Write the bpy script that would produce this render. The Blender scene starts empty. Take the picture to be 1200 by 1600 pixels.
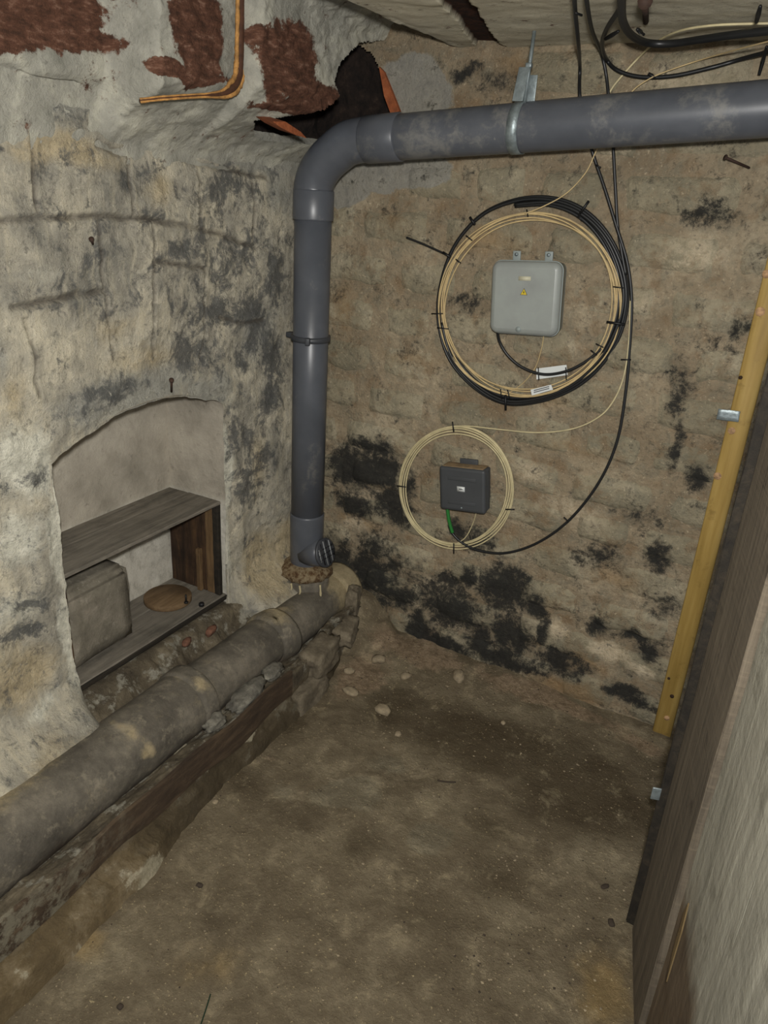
import bpy, bmesh, math, random
import numpy as np
from mathutils import Matrix, Vector
random.seed(7); RNG = np.random.default_rng(7)
C = bpy.context.scene.collection
S = bpy.context.scene

# ------------------------------------------------------------------ camera
FPX = 1200.0; EYE = np.array([0.0, 0.0, 1.5])
def _n(a): return a / np.linalg.norm(a)
_Z = -_n(np.array([425 - 600, -(3580 - 800), -FPX]))
_Y = np.array([1312 - 600, -(322 - 800), -FPX]); _Y = _n(_n(_Y) - _Z * (_n(_Y) @ _Z))
_X = np.cross(_Y, _Z)
ROT = np.array([_X, _Y, _Z])                       # camera axes -> room axes
cam = bpy.data.objects.new('camera', bpy.data.cameras.new('camera')); C.objects.link(cam)
cam.data.sensor_fit = 'HORIZONTAL'; cam.data.sensor_width = 36; cam.data.lens = 36 * FPX / 1200
cam.data.clip_start = 0.02
M4 = Matrix([list(ROT[i]) + [EYE[i]] for i in range(3)] + [[0, 0, 0, 1]])
cam.matrix_world = M4
S.camera = cam

# ------------------------------------------------------------------ light and exposure
S.view_settings.view_transform = 'Standard'; S.view_settings.look = 'None'
S.view_settings.gamma = 1; S.view_settings.use_curve_mapping = False
S.view_settings.exposure = 0.0
W = bpy.data.worlds.new('cellar_gloom'); S.world = W; W.use_nodes = True
W.node_tree.nodes['Background'].inputs[0].default_value = (0.80, 0.88, 1.0, 1)
W.node_tree.nodes['Background'].inputs[1].default_value = 0.22
def lamp(name, loc, power, size, col, target):
    d = bpy.data.lights.new(name, 'AREA'); d.energy = power; d.size = size; d.shape = 'DISK'; d.color = col
    o = bpy.data.objects.new(name, d); C.objects.link(o); o.location = loc
    o.rotation_euler = (Vector(target) - Vector(loc)).to_track_quat('-Z', 'Y').to_euler(); return o
lamp('torch_light', (0.02, -0.02, 1.60), 38.0, 0.07, (1.0, 0.98, 0.94), (-0.95, 1.6, 0.85))

# ------------------------------------------------------------------ placing helpers
def at(ax, val, u, v):
    """point where the sight line of photo pixel (u, v) meets the room plane axis=val"""
    d = ROT @ np.array([u - 600.0, -(v - 800.0), -FPX]); t = (val - EYE[ax]) / d[ax]
    return EYE + t * d
def tag(o, label=None, cat=None, group=None, kind=None):
    if label: o['label'] = label
    if cat: o['category'] = cat
    if group: o['group'] = group
    if kind: o['kind'] = kind
    return o
def thing(name, label, cat, loc=(0, 0, 0), group=None):
    o = bpy.data.objects.new(name, None); C.objects.link(o); o.location = loc
    o.empty_display_size = 0.05
    return tag(o, label, cat, group)
def link(name, me, m=None, parent=None, smooth=True):
    if m is not None: me.materials.append(m)
    if smooth: me.polygons.foreach_set('use_smooth', [True] * len(me.polygons))
    o = bpy.data.objects.new(name, me); C.objects.link(o)
    if parent is not None:
        o.parent = parent; q_ = parent; w_ = Vector((0, 0, 0))
        while q_ is not None: w_ += q_.location; q_ = q_.parent
        o.location = -w_
    return o
def mesh(verts, faces):
    me = bpy.data.meshes.new('m'); me.from_pydata([tuple(map(float, v)) for v in verts], [], faces); me.update(); return me
def grid_mesh(P, keep=None, attr=None, flip=False):
    """dense sheet from an array of points (rows, columns, 3)"""
    r, c, _ = P.shape
    idx = np.arange(r * c).reshape(r, c)
    q = np.stack([idx[:-1, :-1], idx[:-1, 1:], idx[1:, 1:], idx[1:, :-1]], -1).reshape(-1, 4)
    if flip: q = q[:, ::-1]
    if keep is not None: q = q[keep.reshape(-1)]
    me = bpy.data.meshes.new('m'); me.vertices.add(r * c); me.vertices.foreach_set('co', P.reshape(-1).astype('f'))
    me.loops.add(q.size); me.loops.foreach_set('vertex_index', q.reshape(-1).astype('i'))
    me.polygons.add(len(q)); me.polygons.foreach_set('loop_start', np.arange(0, q.size, 4, dtype='i'))
    me.update(calc_edges=True)
    if attr is not None:
        a = me.attributes.new('hollow_mask', 'FLOAT', 'POINT'); a.data.foreach_set('value', attr.reshape(-1).astype('f'))
    me.validate(); return me
_LAT = RNG.random((256, 256))
def vnoise(x, y, s, seed=0):
    x = x / s + seed * 17.3 + 100; y = y / s + seed * 9.7 + 100
    xi = np.floor(x).astype(int); yi = np.floor(y).astype(int); fx = x - xi; fy = y - yi
    fx = fx * fx * (3 - 2 * fx); fy = fy * fy * (3 - 2 * fy)
    g = lambda a, b: _LAT[a % 256, b % 256]
    return (g(xi, yi) * (1 - fx) + g(xi + 1, yi) * fx) * (1 - fy) + (g(xi, yi + 1) * (1 - fx) + g(xi + 1, yi + 1) * fx) * fy - .5
def fbm(x, y, s, oct=4, seed=0, gain=.55):
    t = 0; a = 1.0
    for k in range(oct): t = t + a * vnoise(x, y, s / 2 ** k, seed + k); a *= gain
    return t
def sst(a, b, x):
    t = np.clip((x - a) / (b - a), 0, 1); return t * t * (3 - 2 * t)
def segdist(X, Y, pts):
    d = np.full(np.shape(X), 9.0)
    for (a, b), (c, e) in zip(pts[:-1], pts[1:]):
        vx, vy = c - a, e - b; L = vx * vx + vy * vy + 1e-12
        t = np.clip(((X - a) * vx + (Y - b) * vy) / L, 0, 1)
        d = np.minimum(d, np.hypot(X - a - t * vx, Y - b - t * vy))
    return d
def inpoly(X, Y, poly):
    ins = np.zeros(np.shape(X), bool); n = len(poly)
    for i in range(n):
        x1, y1 = poly[i]; x2, y2 = poly[(i + 1) % n]
        c = ((y1 > Y) != (y2 > Y)) & (X < (x2 - x1) * (Y - y1) / (y2 - y1 + 1e-12) + x1); ins ^= c
    return ins
def spline(pts, n=8, closed=False):
    P = [np.array(p, float) for p in pts]; out = []; m = len(P)
    for i in range(m if closed else m - 1):
        if closed: a, b, c, d = P[(i - 1) % m], P[i], P[(i + 1) % m], P[(i + 2) % m]
        else: a, b, c, d = P[max(i - 1, 0)], P[i], P[i + 1], P[min(i + 2, m - 1)]
        for k in range(n):
            t = k / n; out.append(.5 * ((2 * b) + (c - a) * t + (2 * a - 5 * b + 4 * c - d) * t * t + (3 * b - a - 3 * c + d) * t ** 3))
    if not closed: out.append(P[-1])
    return out
def tube(path, r, seg=10, closed=False, cap=True, wob=0.0):
    """swept tube; r is a number or one radius per ring"""
    P = [np.array(p, float) for p in path]; n = len(P)
    rr = [r] * n if np.isscalar(r) else list(r)
    V = []; F = []; up = None
    for i in range(n):
        a = P[(i - 1) % n] if (closed or i) else P[0]; b = P[(i + 1) % n] if (closed or i < n - 1) else P[-1]
        t = _n(b - a + 1e-12)
        if up is None:
            up = np.cross(t, [0, 0, 1.0]); up = np.cross(t, [0, 1.0, 0]) if np.linalg.norm(up) < .1 else up
        up = _n(up - t * (up @ t)); w = np.cross(t, up)
        for k in range(seg):
            A = 2 * math.pi * k / seg; q = rr[i] * (1 + wob * (random.random() - .5))
            V.append(P[i] + q * (math.cos(A) * up + math.sin(A) * w))
    for i in range(n if closed else n - 1):
        j = (i + 1) % n
        for k in range(seg):
            l = (k + 1) % seg; F.append((i * seg + k, i * seg + l, j * seg + l, j * seg + k))
    if cap and not closed:
        F.append(tuple(range(seg))[::-1]); F.append(tuple((n - 1) * seg + k for k in range(seg)))
    return mesh(V, F)
def bevel_box(x, y, z, bev=.003, seg=2, subdiv=0, rough=0.0, M=None):
    """bevelled box centred on the origin (sizes x, y, z), optionally roughened, then moved by M"""
    bm = bmesh.new(); bmesh.ops.create_cube(bm, size=1); bmesh.ops.scale(bm, vec=(x, y, z), verts=bm.verts)
    if bev: bmesh.ops.bevel(bm, geom=bm.edges[:], offset=bev, segments=seg, affect='EDGES', profile=.6)
    if subdiv:
        L = max(x, y, z) / subdiv
        for ax, s in ((0, x), (1, y), (2, z)):
            for k in range(1, max(1, int(s / L))):
                p = [0, 0, 0]; p[ax] = -s / 2 + s * k / max(1, int(s / L)); nrm = [0, 0, 0]; nrm[ax] = 1
                bmesh.ops.bisect_plane(bm, geom=bm.verts[:] + bm.edges[:] + bm.faces[:], plane_co=p, plane_no=nrm)
    if rough:
        for v in bm.verts: v.co += Vector([(random.random() - .5) * rough for _ in range(3)])
    if M is not None: bmesh.ops.transform(bm, matrix=M, verts=bm.verts)
    me = bpy.data.meshes.new('m'); bm.to_mesh(me); bm.free(); return me
def TR(x, y, z, rx=0, ry=0, rz=0):
    return Matrix.Translation((x, y, z)) @ Matrix.Rotation(rz, 4, 'Z') @ Matrix.Rotation(ry, 4, 'Y') @ Matrix.Rotation(rx, 4, 'X')
def flat(o):
    o.data.polygons.foreach_set('use_smooth', [False] * len(o.data.polygons)); return o

# ------------------------------------------------------------------ material helpers
def lin(c):
    return tuple(((v / 255 + .055) / 1.055) ** 2.4 if v / 255 > .04045 else v / 255 / 12.92 for v in c) + (1,)
class NB:
    def __init__(s, name):
        s.m = bpy.data.materials.new(name); s.m.use_nodes = True; s.t = s.m.node_tree; s.n = s.t.nodes; s.l = s.t.links
        s.bsdf = s.n['Principled BSDF']; s.pos = s.n.new('ShaderNodeNewGeometry').outputs['Position']
    def put(s, sock, v):
        if isinstance(v, bpy.types.NodeSocket): s.l.new(v, sock)
        else: sock.default_value = v
    def math(s, op, a, b=0.0, c=0.0, clamp=False):
        n = s.n.new('ShaderNodeMath'); n.operation = op; n.use_clamp = clamp
        s.put(n.inputs[0], a); s.put(n.inputs[1], b); s.put(n.inputs[2], c); return n.outputs[0]
    def vec(s, op, a, b=(0, 0, 0), c=(0, 0, 0)):
        n = s.n.new('ShaderNodeVectorMath'); n.operation = op
        s.put(n.inputs[0], a); s.put(n.inputs[1], b); s.put(n.inputs[2], c)
        return n.outputs['Value'] if op == 'LENGTH' else n.outputs[0]
    def noise(s, scale, detail=6, rough=.6, vec=None, dist=0.0):
        n = s.n.new('ShaderNodeTexNoise'); s.put(n.inputs['Vector'], vec if vec is not None else s.pos)
        n.inputs['Scale'].default_value = scale; n.inputs['Detail'].default_value = detail
        n.inputs['Roughness'].default_value = rough; n.inputs['Distortion'].default_value = dist; return n.outputs[0]
    def ramp(s, f, stops):
        n = s.n.new('ShaderNodeValToRGB'); s.put(n.inputs[0], f); e = n.color_ramp.elements
        while len(e) < len(stops): e.new(.5)
        for k, (p, c) in enumerate(stops): e[k].position = p; e[k].color = lin(c)
        return n.outputs[0]
    def mix(s, f, a, b):
        n = s.n.new('ShaderNodeMix'); n.data_type = 'RGBA'; s.put(n.inputs[0], f)
        s.put(n.inputs[6], lin(a) if isinstance(a, tuple) else a); s.put(n.inputs[7], lin(b) if isinstance(b, tuple) else b); return n.outputs[2]
    def step(s, f, lo, hi, a=0.0, b=1.0):
        n = s.n.new('ShaderNodeMapRange'); n.interpolation_type = 'SMOOTHSTEP'; s.put(n.inputs[0], f)
        n.inputs[1].default_value = lo; n.inputs[2].default_value = hi; n.inputs[3].default_value = a; n.inputs[4].default_value = b; return n.outputs[0]
    def blobs(s, L, vec):
        """soft union of ellipsoidal patches L = [(centre, radii, weight)]"""
        acc = None
        for c, r, w in L:
            inv = [1 / q for q in r]
            d = s.vec('LENGTH', s.vec('MULTIPLY_ADD', vec, tuple(inv), tuple(-a * b for a, b in zip(c, inv))))
            f = s.math('MULTIPLY_ADD', d, -w, w)
            acc = f if acc is None else s.math('MAXIMUM', acc, f)
        return s.math('MAXIMUM', acc, 0.0)
    def warp(s, amt, scale=7.0, detail=4):
        n = s.n.new('ShaderNodeTexNoise'); s.put(n.inputs['Vector'], s.pos); n.inputs['Scale'].default_value = scale; n.inputs['Detail'].default_value = detail
        v = s.vec('SUBTRACT', n.outputs[1], (.5, .5, .5)); return s.vec('MULTIPLY_ADD', v, (amt,) * 3, s.pos)
    def attr(s, name='hollow_mask'):
        n = s.n.new('ShaderNodeAttribute'); n.attribute_name = name; return n.outputs['Fac']
    def done(s, col, rough=.9, bump=None, strength=.5, dist=.01, metal=0.0, spec=.3, gain=1.0):
        if gain != 1.0: col = s.vec('MULTIPLY', col, (gain, gain, gain))
        s.put(s.bsdf.inputs['Base Color'], lin(col) if isinstance(col, tuple) else col)
        s.put(s.bsdf.inputs['Roughness'], rough); s.put(s.bsdf.inputs['Metallic'], metal); s.bsdf.inputs['Specular IOR Level'].default_value = spec
        if bump is not None:
            b = s.n.new('ShaderNodeBump'); b.inputs['Strength'].default_value = strength; b.inputs['Distance'].default_value = dist
            s.put(b.inputs['Height'], bump); s.l.new(b.outputs[0], s.bsdf.inputs['Normal'])
        return s.m
def zof(b):
    n = b.n.new('ShaderNodeSeparateXYZ'); b.l.new(b.pos, n.inputs[0]); return n.outputs[2]
def wallpatches(ax, val, L):
    """patches given as photo pixel centre and half sizes, turned into room positions on the wall plane"""
    out = []
    for t in L:
        u, v, ru, rv = t[:4]; w = t[4] if len(t) > 4 else 1.0
        c = at(ax, val, u, v); a = at(ax, val, u + ru, v); b = at(ax, val, u, v + rv)
        if ax == 2:
            r = (max(.02, abs(a[0] - c[0])), max(.02, abs(b[1] - c[1])), 9.0)
        else:
            h = 1 - ax if ax < 2 else 0
            r = [9.0, 9.0, max(.012, abs(b[2] - c[2]))]; r[h] = max(.012, abs(a[h] - c[h])); r[ax] = .6
        out.append((tuple(c), tuple(r), w))
    return out

XL, YB, ZC = -1.40, 2.12, 1.83

def plain(name, col, rough=.5, metal=0.0, spec=.4, var=0.0, scale=30, bump=0.0, dust=0.0, dustcol=(150, 142, 125)):
    b = NB(name); c = tuple(col)
    if var:
        n = b.noise(scale, 5); c = b.ramp(n, [(.3, tuple(int(v * (1 - var)) for v in col)), (.7, tuple(min(255, int(v * (1 + var))) for v in col))])
    if dust:
        m = b.step(b.math('ADD', b.noise(9, 6, .7), b.math('MULTIPLY', b.noise(60, 3), .3)), .82 - dust, .95 - dust * .6, 0, .6)
        c = b.mix(m, c, dustcol)
        rg = b.math('MULTIPLY_ADD', m, .5, rough)
    else: rg = rough
    h = b.noise(scale * 4, 4) if bump else None
    return b.done(c, rg, h, bump, .004, metal, spec)

# ---- back wall (shared patches for mortar bed and stones)
MOLD = wallpatches(1, YB, [
    (570, 735, 95, 60, .75), (590, 900, 80, 75, .8), (700, 950, 90, 60, .7), (545, 730, 50, 42), (600, 735, 46, 38, 1), (615, 790, 32, 46), (555, 792, 42, 26), (635, 760, 24, 40, .8), (572, 700, 40, 26, .8), (600, 700, 24, 26, .7),
    (640, 800, 26, 30, .6), (600, 910, 55, 45, .9), (590, 855, 60, 40, .62), (630, 930, 40, 34, .8), (745, 838, 50, 24, .62), (720, 830, 24, 20, .9),
    (700, 912, 44, 22, .8), (735, 900, 24, 24, .9), (700, 948, 70, 22, 1), (790, 920, 62, 52, 1), (835, 945, 36, 28, .9), (655, 985, 30, 46, 1),
    (690, 1008, 60, 26, .95), (750, 1000, 40, 44, 1), (800, 995, 46, 42, 1), (845, 985, 14, 26, 1), (790, 1030, 90, 26, .9), (868, 1032, 50, 28, .95), (905, 1052, 30, 22, .7),
    (1012, 1020, 40, 24, .9), (940, 978, 26, 26, .95), (990, 998, 40, 18, .8), (975, 1082, 44, 16, .95), (1000, 1095, 40, 20, .7), (1028, 870, 34, 34, .75),
    (940, 868, 70, 34, .5), (1000, 800, 60, 30, .42), (1058, 690, 16, 60, .62), (1098, 745, 34, 34, .7), (1062, 600, 30, 80, .45), (1110, 330, 70, 40, .38), (1040, 950, 40, 30, .5),
    (730, 480, 50, 20, .34), (640, 545, 40, 24, .3), (660, 440, 30, 20, .3), (530, 880, 40, 60, .8), (560, 945, 40, 40, .95), (1150, 520, 60, 30, .34), (780, 130, 60, 40, .4), (730, 110, 40, 24, .5)])
CEMENT = wallpatches(1, YB, [(590, 250, 95, 62), (540, 290, 50, 40), (660, 265, 60, 34), (640, 150, 80, 80), (530, 200, 80, 80)])
WHITE = wallpatches(1, YB, [(575, 775, 60, 14, .9), (690, 918, 60, 20, .8), (800, 960, 50, 60, .5), (950, 1020, 60, 22, 1), (1000, 1048, 40, 14, 1), (870, 985, 50, 22, .7), (700, 975, 70, 14, .9),
    (890, 800, 90, 40, .5), (900, 540, 60, 40, .35), (560, 820, 40, 20, .7), (1090, 400, 120, 60, .55), (1000, 470, 90, 60, .4), (640, 600, 80, 20, .3), (830, 740, 60, 30, .5), (960, 220, 160, 40, .5), (1050, 130, 150, 50, .5), (620, 780, 24, 60, .4)])
ORANGE = wallpatches(1, YB, [(560, 815, 60, 14, .9), (900, 1040, 70, 26, .8), (880, 1075, 120, 22, .8), (620, 350, 90, 40, .35), (760, 380, 120, 40, .55), (640, 560, 100, 24, .5), (900, 700, 120, 30, .45), (960, 900, 90, 50, .55), (850, 850, 70, 30, .4), (540, 480, 40, 80, .5), (860, 950, 40, 60, .4), (860, 620, 60, 20, .4), (1090, 900, 40, 60, .3), (800, 100, 60, 50, .5)])
def backwall_material(name, c1, c2, c3):
    b = NB(name); p = b.warp(.10, 9, 5)
    ri = b.n.new('ShaderNodeObjectInfo').outputs['Random']
    base = b.ramp(b.noise(5.5, 8, .62, p), [(.30, c1), (.5, c2), (.68, c3)])
    fine = b.noise(85, 4, .7)
    base = b.mix(b.step(b.noise(24, 6, .68, p), .44, .68, 0, .55), base, (116, 113, 98))
    base = b.mix(b.step(b.noise(15, 7, .7), .50, .66, 0, .55), base, (112, 88, 62))
    base = b.mix(b.step(fine, .52, .75, 0, .5), base, (82, 72, 58))
    base = b.mix(b.step(b.noise(120, 3, .7), .58, .72, 0, .55), base, (190, 176, 150))
    base = b.mix(b.step(b.noise(60, 7, .82, p), .50, .66, 0, .4), base, (92, 90, 78)); base = b.mix(b.math('MULTIPLY', ri, .16), base, (84, 74, 56))
    n1 = b.noise(22, 10, .82, None, .3); n2 = b.noise(50, 7, .8)
    nn = b.math('ADD', b.math('MULTIPLY', n1, .75), b.math('MULTIPLY', n2, .25))
    def mask(L, lo, hi, amp, top): return b.step(b.math('ADD', b.blobs(L, p), b.math('MULTIPLY_ADD', nn, amp, -amp * .5)), lo, hi, 0, top)
    base = b.mix(mask(ORANGE, .10, .6, 1.4, .65), base, b.ramp(n2, [(.35, (116, 92, 62)), (.65, (146, 120, 86))]))
    base = b.mix(mask(WHITE, .12, .6, 2.2, .75), base, b.ramp(n2, [(.35, (168, 152, 126)), (.65, (206, 192, 166))]))
    base = b.mix(mask(CEMENT, .16, .24, .5, .92), base, b.ramp(n1, [(.3, (108, 107, 102)), (.7, (154, 150, 138))]))
    base = b.mix(mask(MOLD, -.04, .40, 1.8, .6), base, (84, 79, 68))
    base = b.mix(mask(MOLD, .10, .56, 3.8, .93), base, b.ramp(n2, [(.35, (22, 24, 26)), (.6, (40, 40, 38)), (.8, (74, 72, 62))]))
    h = b.math('ADD', b.noise(26, 10, .78, None, .3), b.math('MULTIPLY', fine, .4))
    return b.done(base, .92, h, 1.0, .014, spec=.2, gain=1.5)
M_MORTAR = backwall_material('lime_mortar', (118, 104, 84), (140, 126, 104), (162, 149, 126))
M_STONE = backwall_material('rubble_stone', (118, 112, 94), (144, 135, 113), (166, 156, 134))

# ---- left wall plaster
def left_material():
    b = NB('old_limewash'); p = b.warp(.12, 6, 5)
    DARK = wallpatches(0, XL, [(390, 470, 90, 230, .5), (400, 700, 60, 120, .45), (300, 400, 160, 90, .42), (190, 600, 90, 30, .6), (120, 650, 60, 30, .5), (230, 210, 140, 40, .35), (30, 320, 60, 40, .35), (90, 450, 120, 60, .3), (40, 760, 60, 30, .3), (30, 950, 80, 40, .4), (400, 640, 20, 60, .7), (385, 490, 60, 60, .9), (425, 560, 40, 60, .9), (330, 480, 70, 50, .7), (350, 300, 90, 50, .7), (300, 545, 60, 50, .65), (420, 620, 30, 50, .8), (380, 760, 30, 70, .8), (375, 680, 30, 60, .6),
        (270, 395, 60, 24, .7), (190, 480, 40, 40, .55), (150, 620, 70, 30, .75), (120, 270, 60, 30, .5), (60, 480, 60, 12, .6), (430, 430, 30, 80, .75), (200, 275, 60, 30, .5), (10, 240, 20, 20, .9), (60, 340, 80, 10, .4), (40, 990, 60, 16, .8), (380, 850, 20, 40, .5), (260, 330, 200, 14, .4), (110, 1240, 40, 20, .6)])
    GREY = wallpatches(0, XL, [(200, 150, 320, 66, 1), (420, 230, 130, 62, 1), (200, 620, 140, 60, .8), (330, 610, 60, 40, .7), (440, 300, 40, 60, .5), (0, 560, 30, 90, .4), (400, 520, 60, 90, .5)])
    WHT = wallpatches(0, XL, [(40, 720, 60, 90, 1), (95, 830, 26, 130, 1.1), (110, 1000, 22, 120, 1.1), (60, 430, 70, 30, .35), (30, 840, 60, 60, .7), (350, 780, 10, 170, 1.0), (20, 960, 70, 50, .5), (60, 1100, 60, 20, .5)])
    SAND = wallpatches(0, XL, [(50, 1210, 120, 90, 1.3), (30, 1060, 90, 70, .8), (400, 880, 40, 70, 1.0), (400, 720, 22, 80, .6), (240, 560, 110, 30, .5), (100, 240, 130, 40, .7), (20, 620, 40, 110, .5), (250, 290, 50, 30, .6), (180, 520, 60, 40, .4), (440, 860, 30, 60, 1.0)])
    base = b.ramp(b.noise(6, 9, .66, p), [(.30, (112, 110, 102)), (.48, (148, 143, 130)), (.66, (184, 176, 156))])
    n1 = b.noise(14, 9, .78, None, .5); n2 = b.noise(48, 6, .75)
    # trowel and run marks, long in the vertical
    sv = b.vec('MULTIPLY', b.pos, (1, 26, 4)); run = b.noise(1.6, 6, .65, sv)
    base = b.mix(b.step(run, .5, .68, 0, .35), base, (196, 186, 160)); base = b.mix(b.step(run, .47, .3, 0, .3), base, (110, 106, 96))
    nn = b.math('ADD', b.math('MULTIPLY', n1, .75), b.math('MULTIPLY', n2, .25))
    def mask(L, lo, hi, amp, top): return b.step(b.math('ADD', b.blobs(L, p), b.math('MULTIPLY_ADD', nn, amp, -amp * .5)), lo, hi, 0, top)
    base = b.mix(mask(SAND, .1, .6, 1.2, .8), base, b.ramp(n2, [(.35, (144, 130, 102)), (.65, (180, 164, 132))]))
    base = b.mix(mask(GREY, .1, .45, 1.0, .85), base, b.ramp(n1, [(.3, (112, 112, 106)), (.7, (158, 156, 146))]))
    base = b.mix(mask(WHT, .10, .5, 1.4, .9), base, b.ramp(n2, [(.35, (168, 166, 152)), (.65, (206, 203, 188))]))
    base = b.mix(mask(DARK, .10, .62, 4.6, .9), base, b.ramp(n2, [(.3, (52, 54, 56)), (.7, (94, 94, 91))]))
    base = b.mix(b.step(b.noise(38, 8, .82), .54, .66, 0, .6), base, (84, 82, 76)); base = b.mix(b.step(b.noise(20, 9, .8), .40, .30, 0, .5), base, (196, 188, 166)); base = b.mix(b.step(b.noise(11, 9, .8, p), .55, .64, 0, .45), base, (98, 98, 92))
    base = b.mix(b.step(b.noise(75, 6, .8), .56, .70, 0, .55), base, (78, 76, 70)); base = b.mix(b.step(b.noise(64, 6, .8, b.warp(.3, 3, 2)), .58, .72, 0, .55), base, (214, 208, 190))
    base = b.mix(b.math('MULTIPLY', b.attr(), .85), base, (74, 68, 60))  # plaster grooves mixed toward a darker brown
    h = b.math('ADD', b.noise(22, 10, .78, None, .4), b.math('MULTIPLY', b.noise(110, 4, .7), .3))
    return b.done(base, .9, h, 1.0, .013, spec=.2, gain=1.40)
M_LEFT = left_material()

# ------------------------------------------------------------------ the setting
# left wall with an arched recess
NY0, NY1, NZ0 = 1.072, 1.655, .235
def arch_z(y):
    t = (y - NY0) / (NY1 - NY0); return .885 + .068 * (1 - (2 * t - 1.06) ** 2)
yl0 = np.concatenate([np.linspace(.15, NY0, 190)[:-1], np.linspace(NY0, NY1, 121)[:-1], np.linspace(NY1, YB, 96)])
zl0 = np.concatenate([np.linspace(-.05, .19, 50)[:-1], np.linspace(.19, .885, 140)[:-1], np.linspace(.885, 1.60, 146)])
yy, zz = np.meshgrid(yl0, zl0)
zz = zz + (arch_z(np.clip(yy, NY0, NY1)) - .885) * np.clip(1 - np.abs(zz - .885) / .35, 0, 1)
inside = ((yy[:-1, :-1] + yy[1:, 1:]) / 2 > NY0) & ((yy[:-1, :-1] + yy[1:, 1:]) / 2 < NY1)
zc0 = ((zl0[:-1] + zl0[1:]) / 2)[:, None]
hole = inside & (zc0 > .19) & (zc0 < .885)
yy, zz = yy + fbm(yy, zz, .04, 4, 21) * .008, zz + fbm(zz, yy, .04, 4, 22) * .006
d = fbm(yy, zz, .30, 4, 1) * .022 + fbm(yy, zz, .05, 4, 5) * .007
gro = np.zeros_like(yy)
def W2(L): return [tuple(at(0, XL, u, v)[1:]) for u, v in L]
for L, w in [([(-30, 350), (60, 342), (140, 338), (220, 342), (300, 355), (350, 368), (400, 388)], .005), ([(20, 480), (60, 474), (110, 464), (165, 455)], .006),
             ([(150, 345), (165, 452)], .003), ([(205, 240), (208, 335)], .004), ([(312, 270), (314, 355)], .003), ([(397, 290), (396, 378)], .004), ([(290, 252), (340, 262), (420, 280)], .004),
             ([(235, 410), (270, 412), (320, 420)], .005), ([(150, 224), (180, 236), (200, 238)], .006), ([(50, 200), (58, 330)], .004), ([(236, 350), (236, 520), (245, 560)], .003),
             ([(320, 430), (322, 520), (316, 560)], .003), ([(165, 455), (180, 560)], .003), ([(345, 495), (380, 505), (415, 500)], .004), ([(40, 500), (60, 620)], .003)]:
    q = segdist(yy + fbm(yy, zz, .03, 2, 9) * .006, zz + fbm(yy, zz, .03, 2, 11) * .006, W2(L)); w *= 1.25; g = np.exp(-(q / w) ** 2)
    d += np.exp(-((q - w * 1.6) / w) ** 2) * .0022 - g * .008; gro = np.maximum(gro, g * np.clip(.8 + .9 * vnoise(yy, zz, .04, 3), 0, 1))
edge = np.minimum.reduce([np.abs(yy - NY0), np.abs(yy - NY1)])
near = (zz < arch_z(np.clip(yy, NY0, NY1)) + .02) & (yy > NY0 - .03) & (yy < NY1 + .03) & (zz > NZ0 - .05)
d *= np.where(near, .5, 1)
# thicker plaster roll round the recess
ring = np.exp(-((np.hypot(np.clip(np.maximum(NY0 - yy, yy - NY1), 0, 9), np.clip(zz - arch_z(yy), 0, 9)) - .06) / .03) ** 2) * (zz > .2)
d += ring * .006
# the wall swells out at its foot over the old pipe
d += .125 * np.clip((.37 - zz) / .16, 0, 1) ** 2.4 * np.maximum(sst(1.095, 1.03, yy), sst(1.65, 1.74, yy))
P = np.stack([XL + d, yy, zz], -1)
wl = tag(link('wall_left', grid_mesh(P, ~hole, gro), M_LEFT), kind='structure')
# recess lining
M_NICHE = (lambda b: b.done(b.mix(b.step(zof(b), .60, .57, 0, .7), b.mix(b.step(b.noise(40, 6, .75), .56, .72, 0, .5), b.ramp(b.noise(7, 8, .65), [(.3, (132, 126, 114)), (.5, (154, 147, 134)), (.7, (172, 165, 151))]), (92, 86, 77)), b.ramp(b.noise(16, 7, .75), [(.32, (130, 126, 116)), (.5, (190, 186, 174)), (.7, (206, 203, 192))])), .92, b.noise(40, 8, .7), .7, .006, spec=.2, gain=1.12))(NB('recess_plaster'))
ys = np.linspace(NY0 - .006, NY1 + .006, 40)
prof = [(NY0 - .006, NZ0 - .06 + (.885 - NZ0 + .06) * k / 20) for k in range(20)] + [(y, arch_z(np.clip(y, NY0, NY1)) + .004) for y in ys] + [(NY1 + .006, .885 - (.885 - NZ0 + .06) * k / 20) for k in range(1, 21)]
dep = np.linspace(0, .222, 14); prof = np.array(prof)
Pn = np.zeros((len(dep), len(prof), 3))
for i, e in enumerate(dep):
    nz_ = fbm(prof[:, 0] + e, prof[:, 1] + e * .7, .08, 3, 31) * .005
    Pn[i, :, 0] = XL + .002 - e; Pn[i, :, 1] = prof[:, 0] + nz_; Pn[i, :, 2] = prof[:, 1] + nz_
tag(link('trim_1', grid_mesh(Pn), M_NICHE, wl), kind='structure'); bpy.data.objects['trim_1'].name = 'recess_lining'
gy, gz = np.meshgrid(np.linspace(NY0 - .03, NY1 + .03, 70), np.linspace(.12, 1.0, 90))
link('recess_back', grid_mesh(np.stack([XL - .218 + fbm(gy, gz, .09, 4, 41) * .006, gy, gz], -1)), M_NICHE, wl)
# rough sill under the recess
gx, gy = np.meshgrid(np.linspace(XL - .22, XL + .03, 30), np.linspace(NY0 - .02, NY1 + .02, 90))

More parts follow.
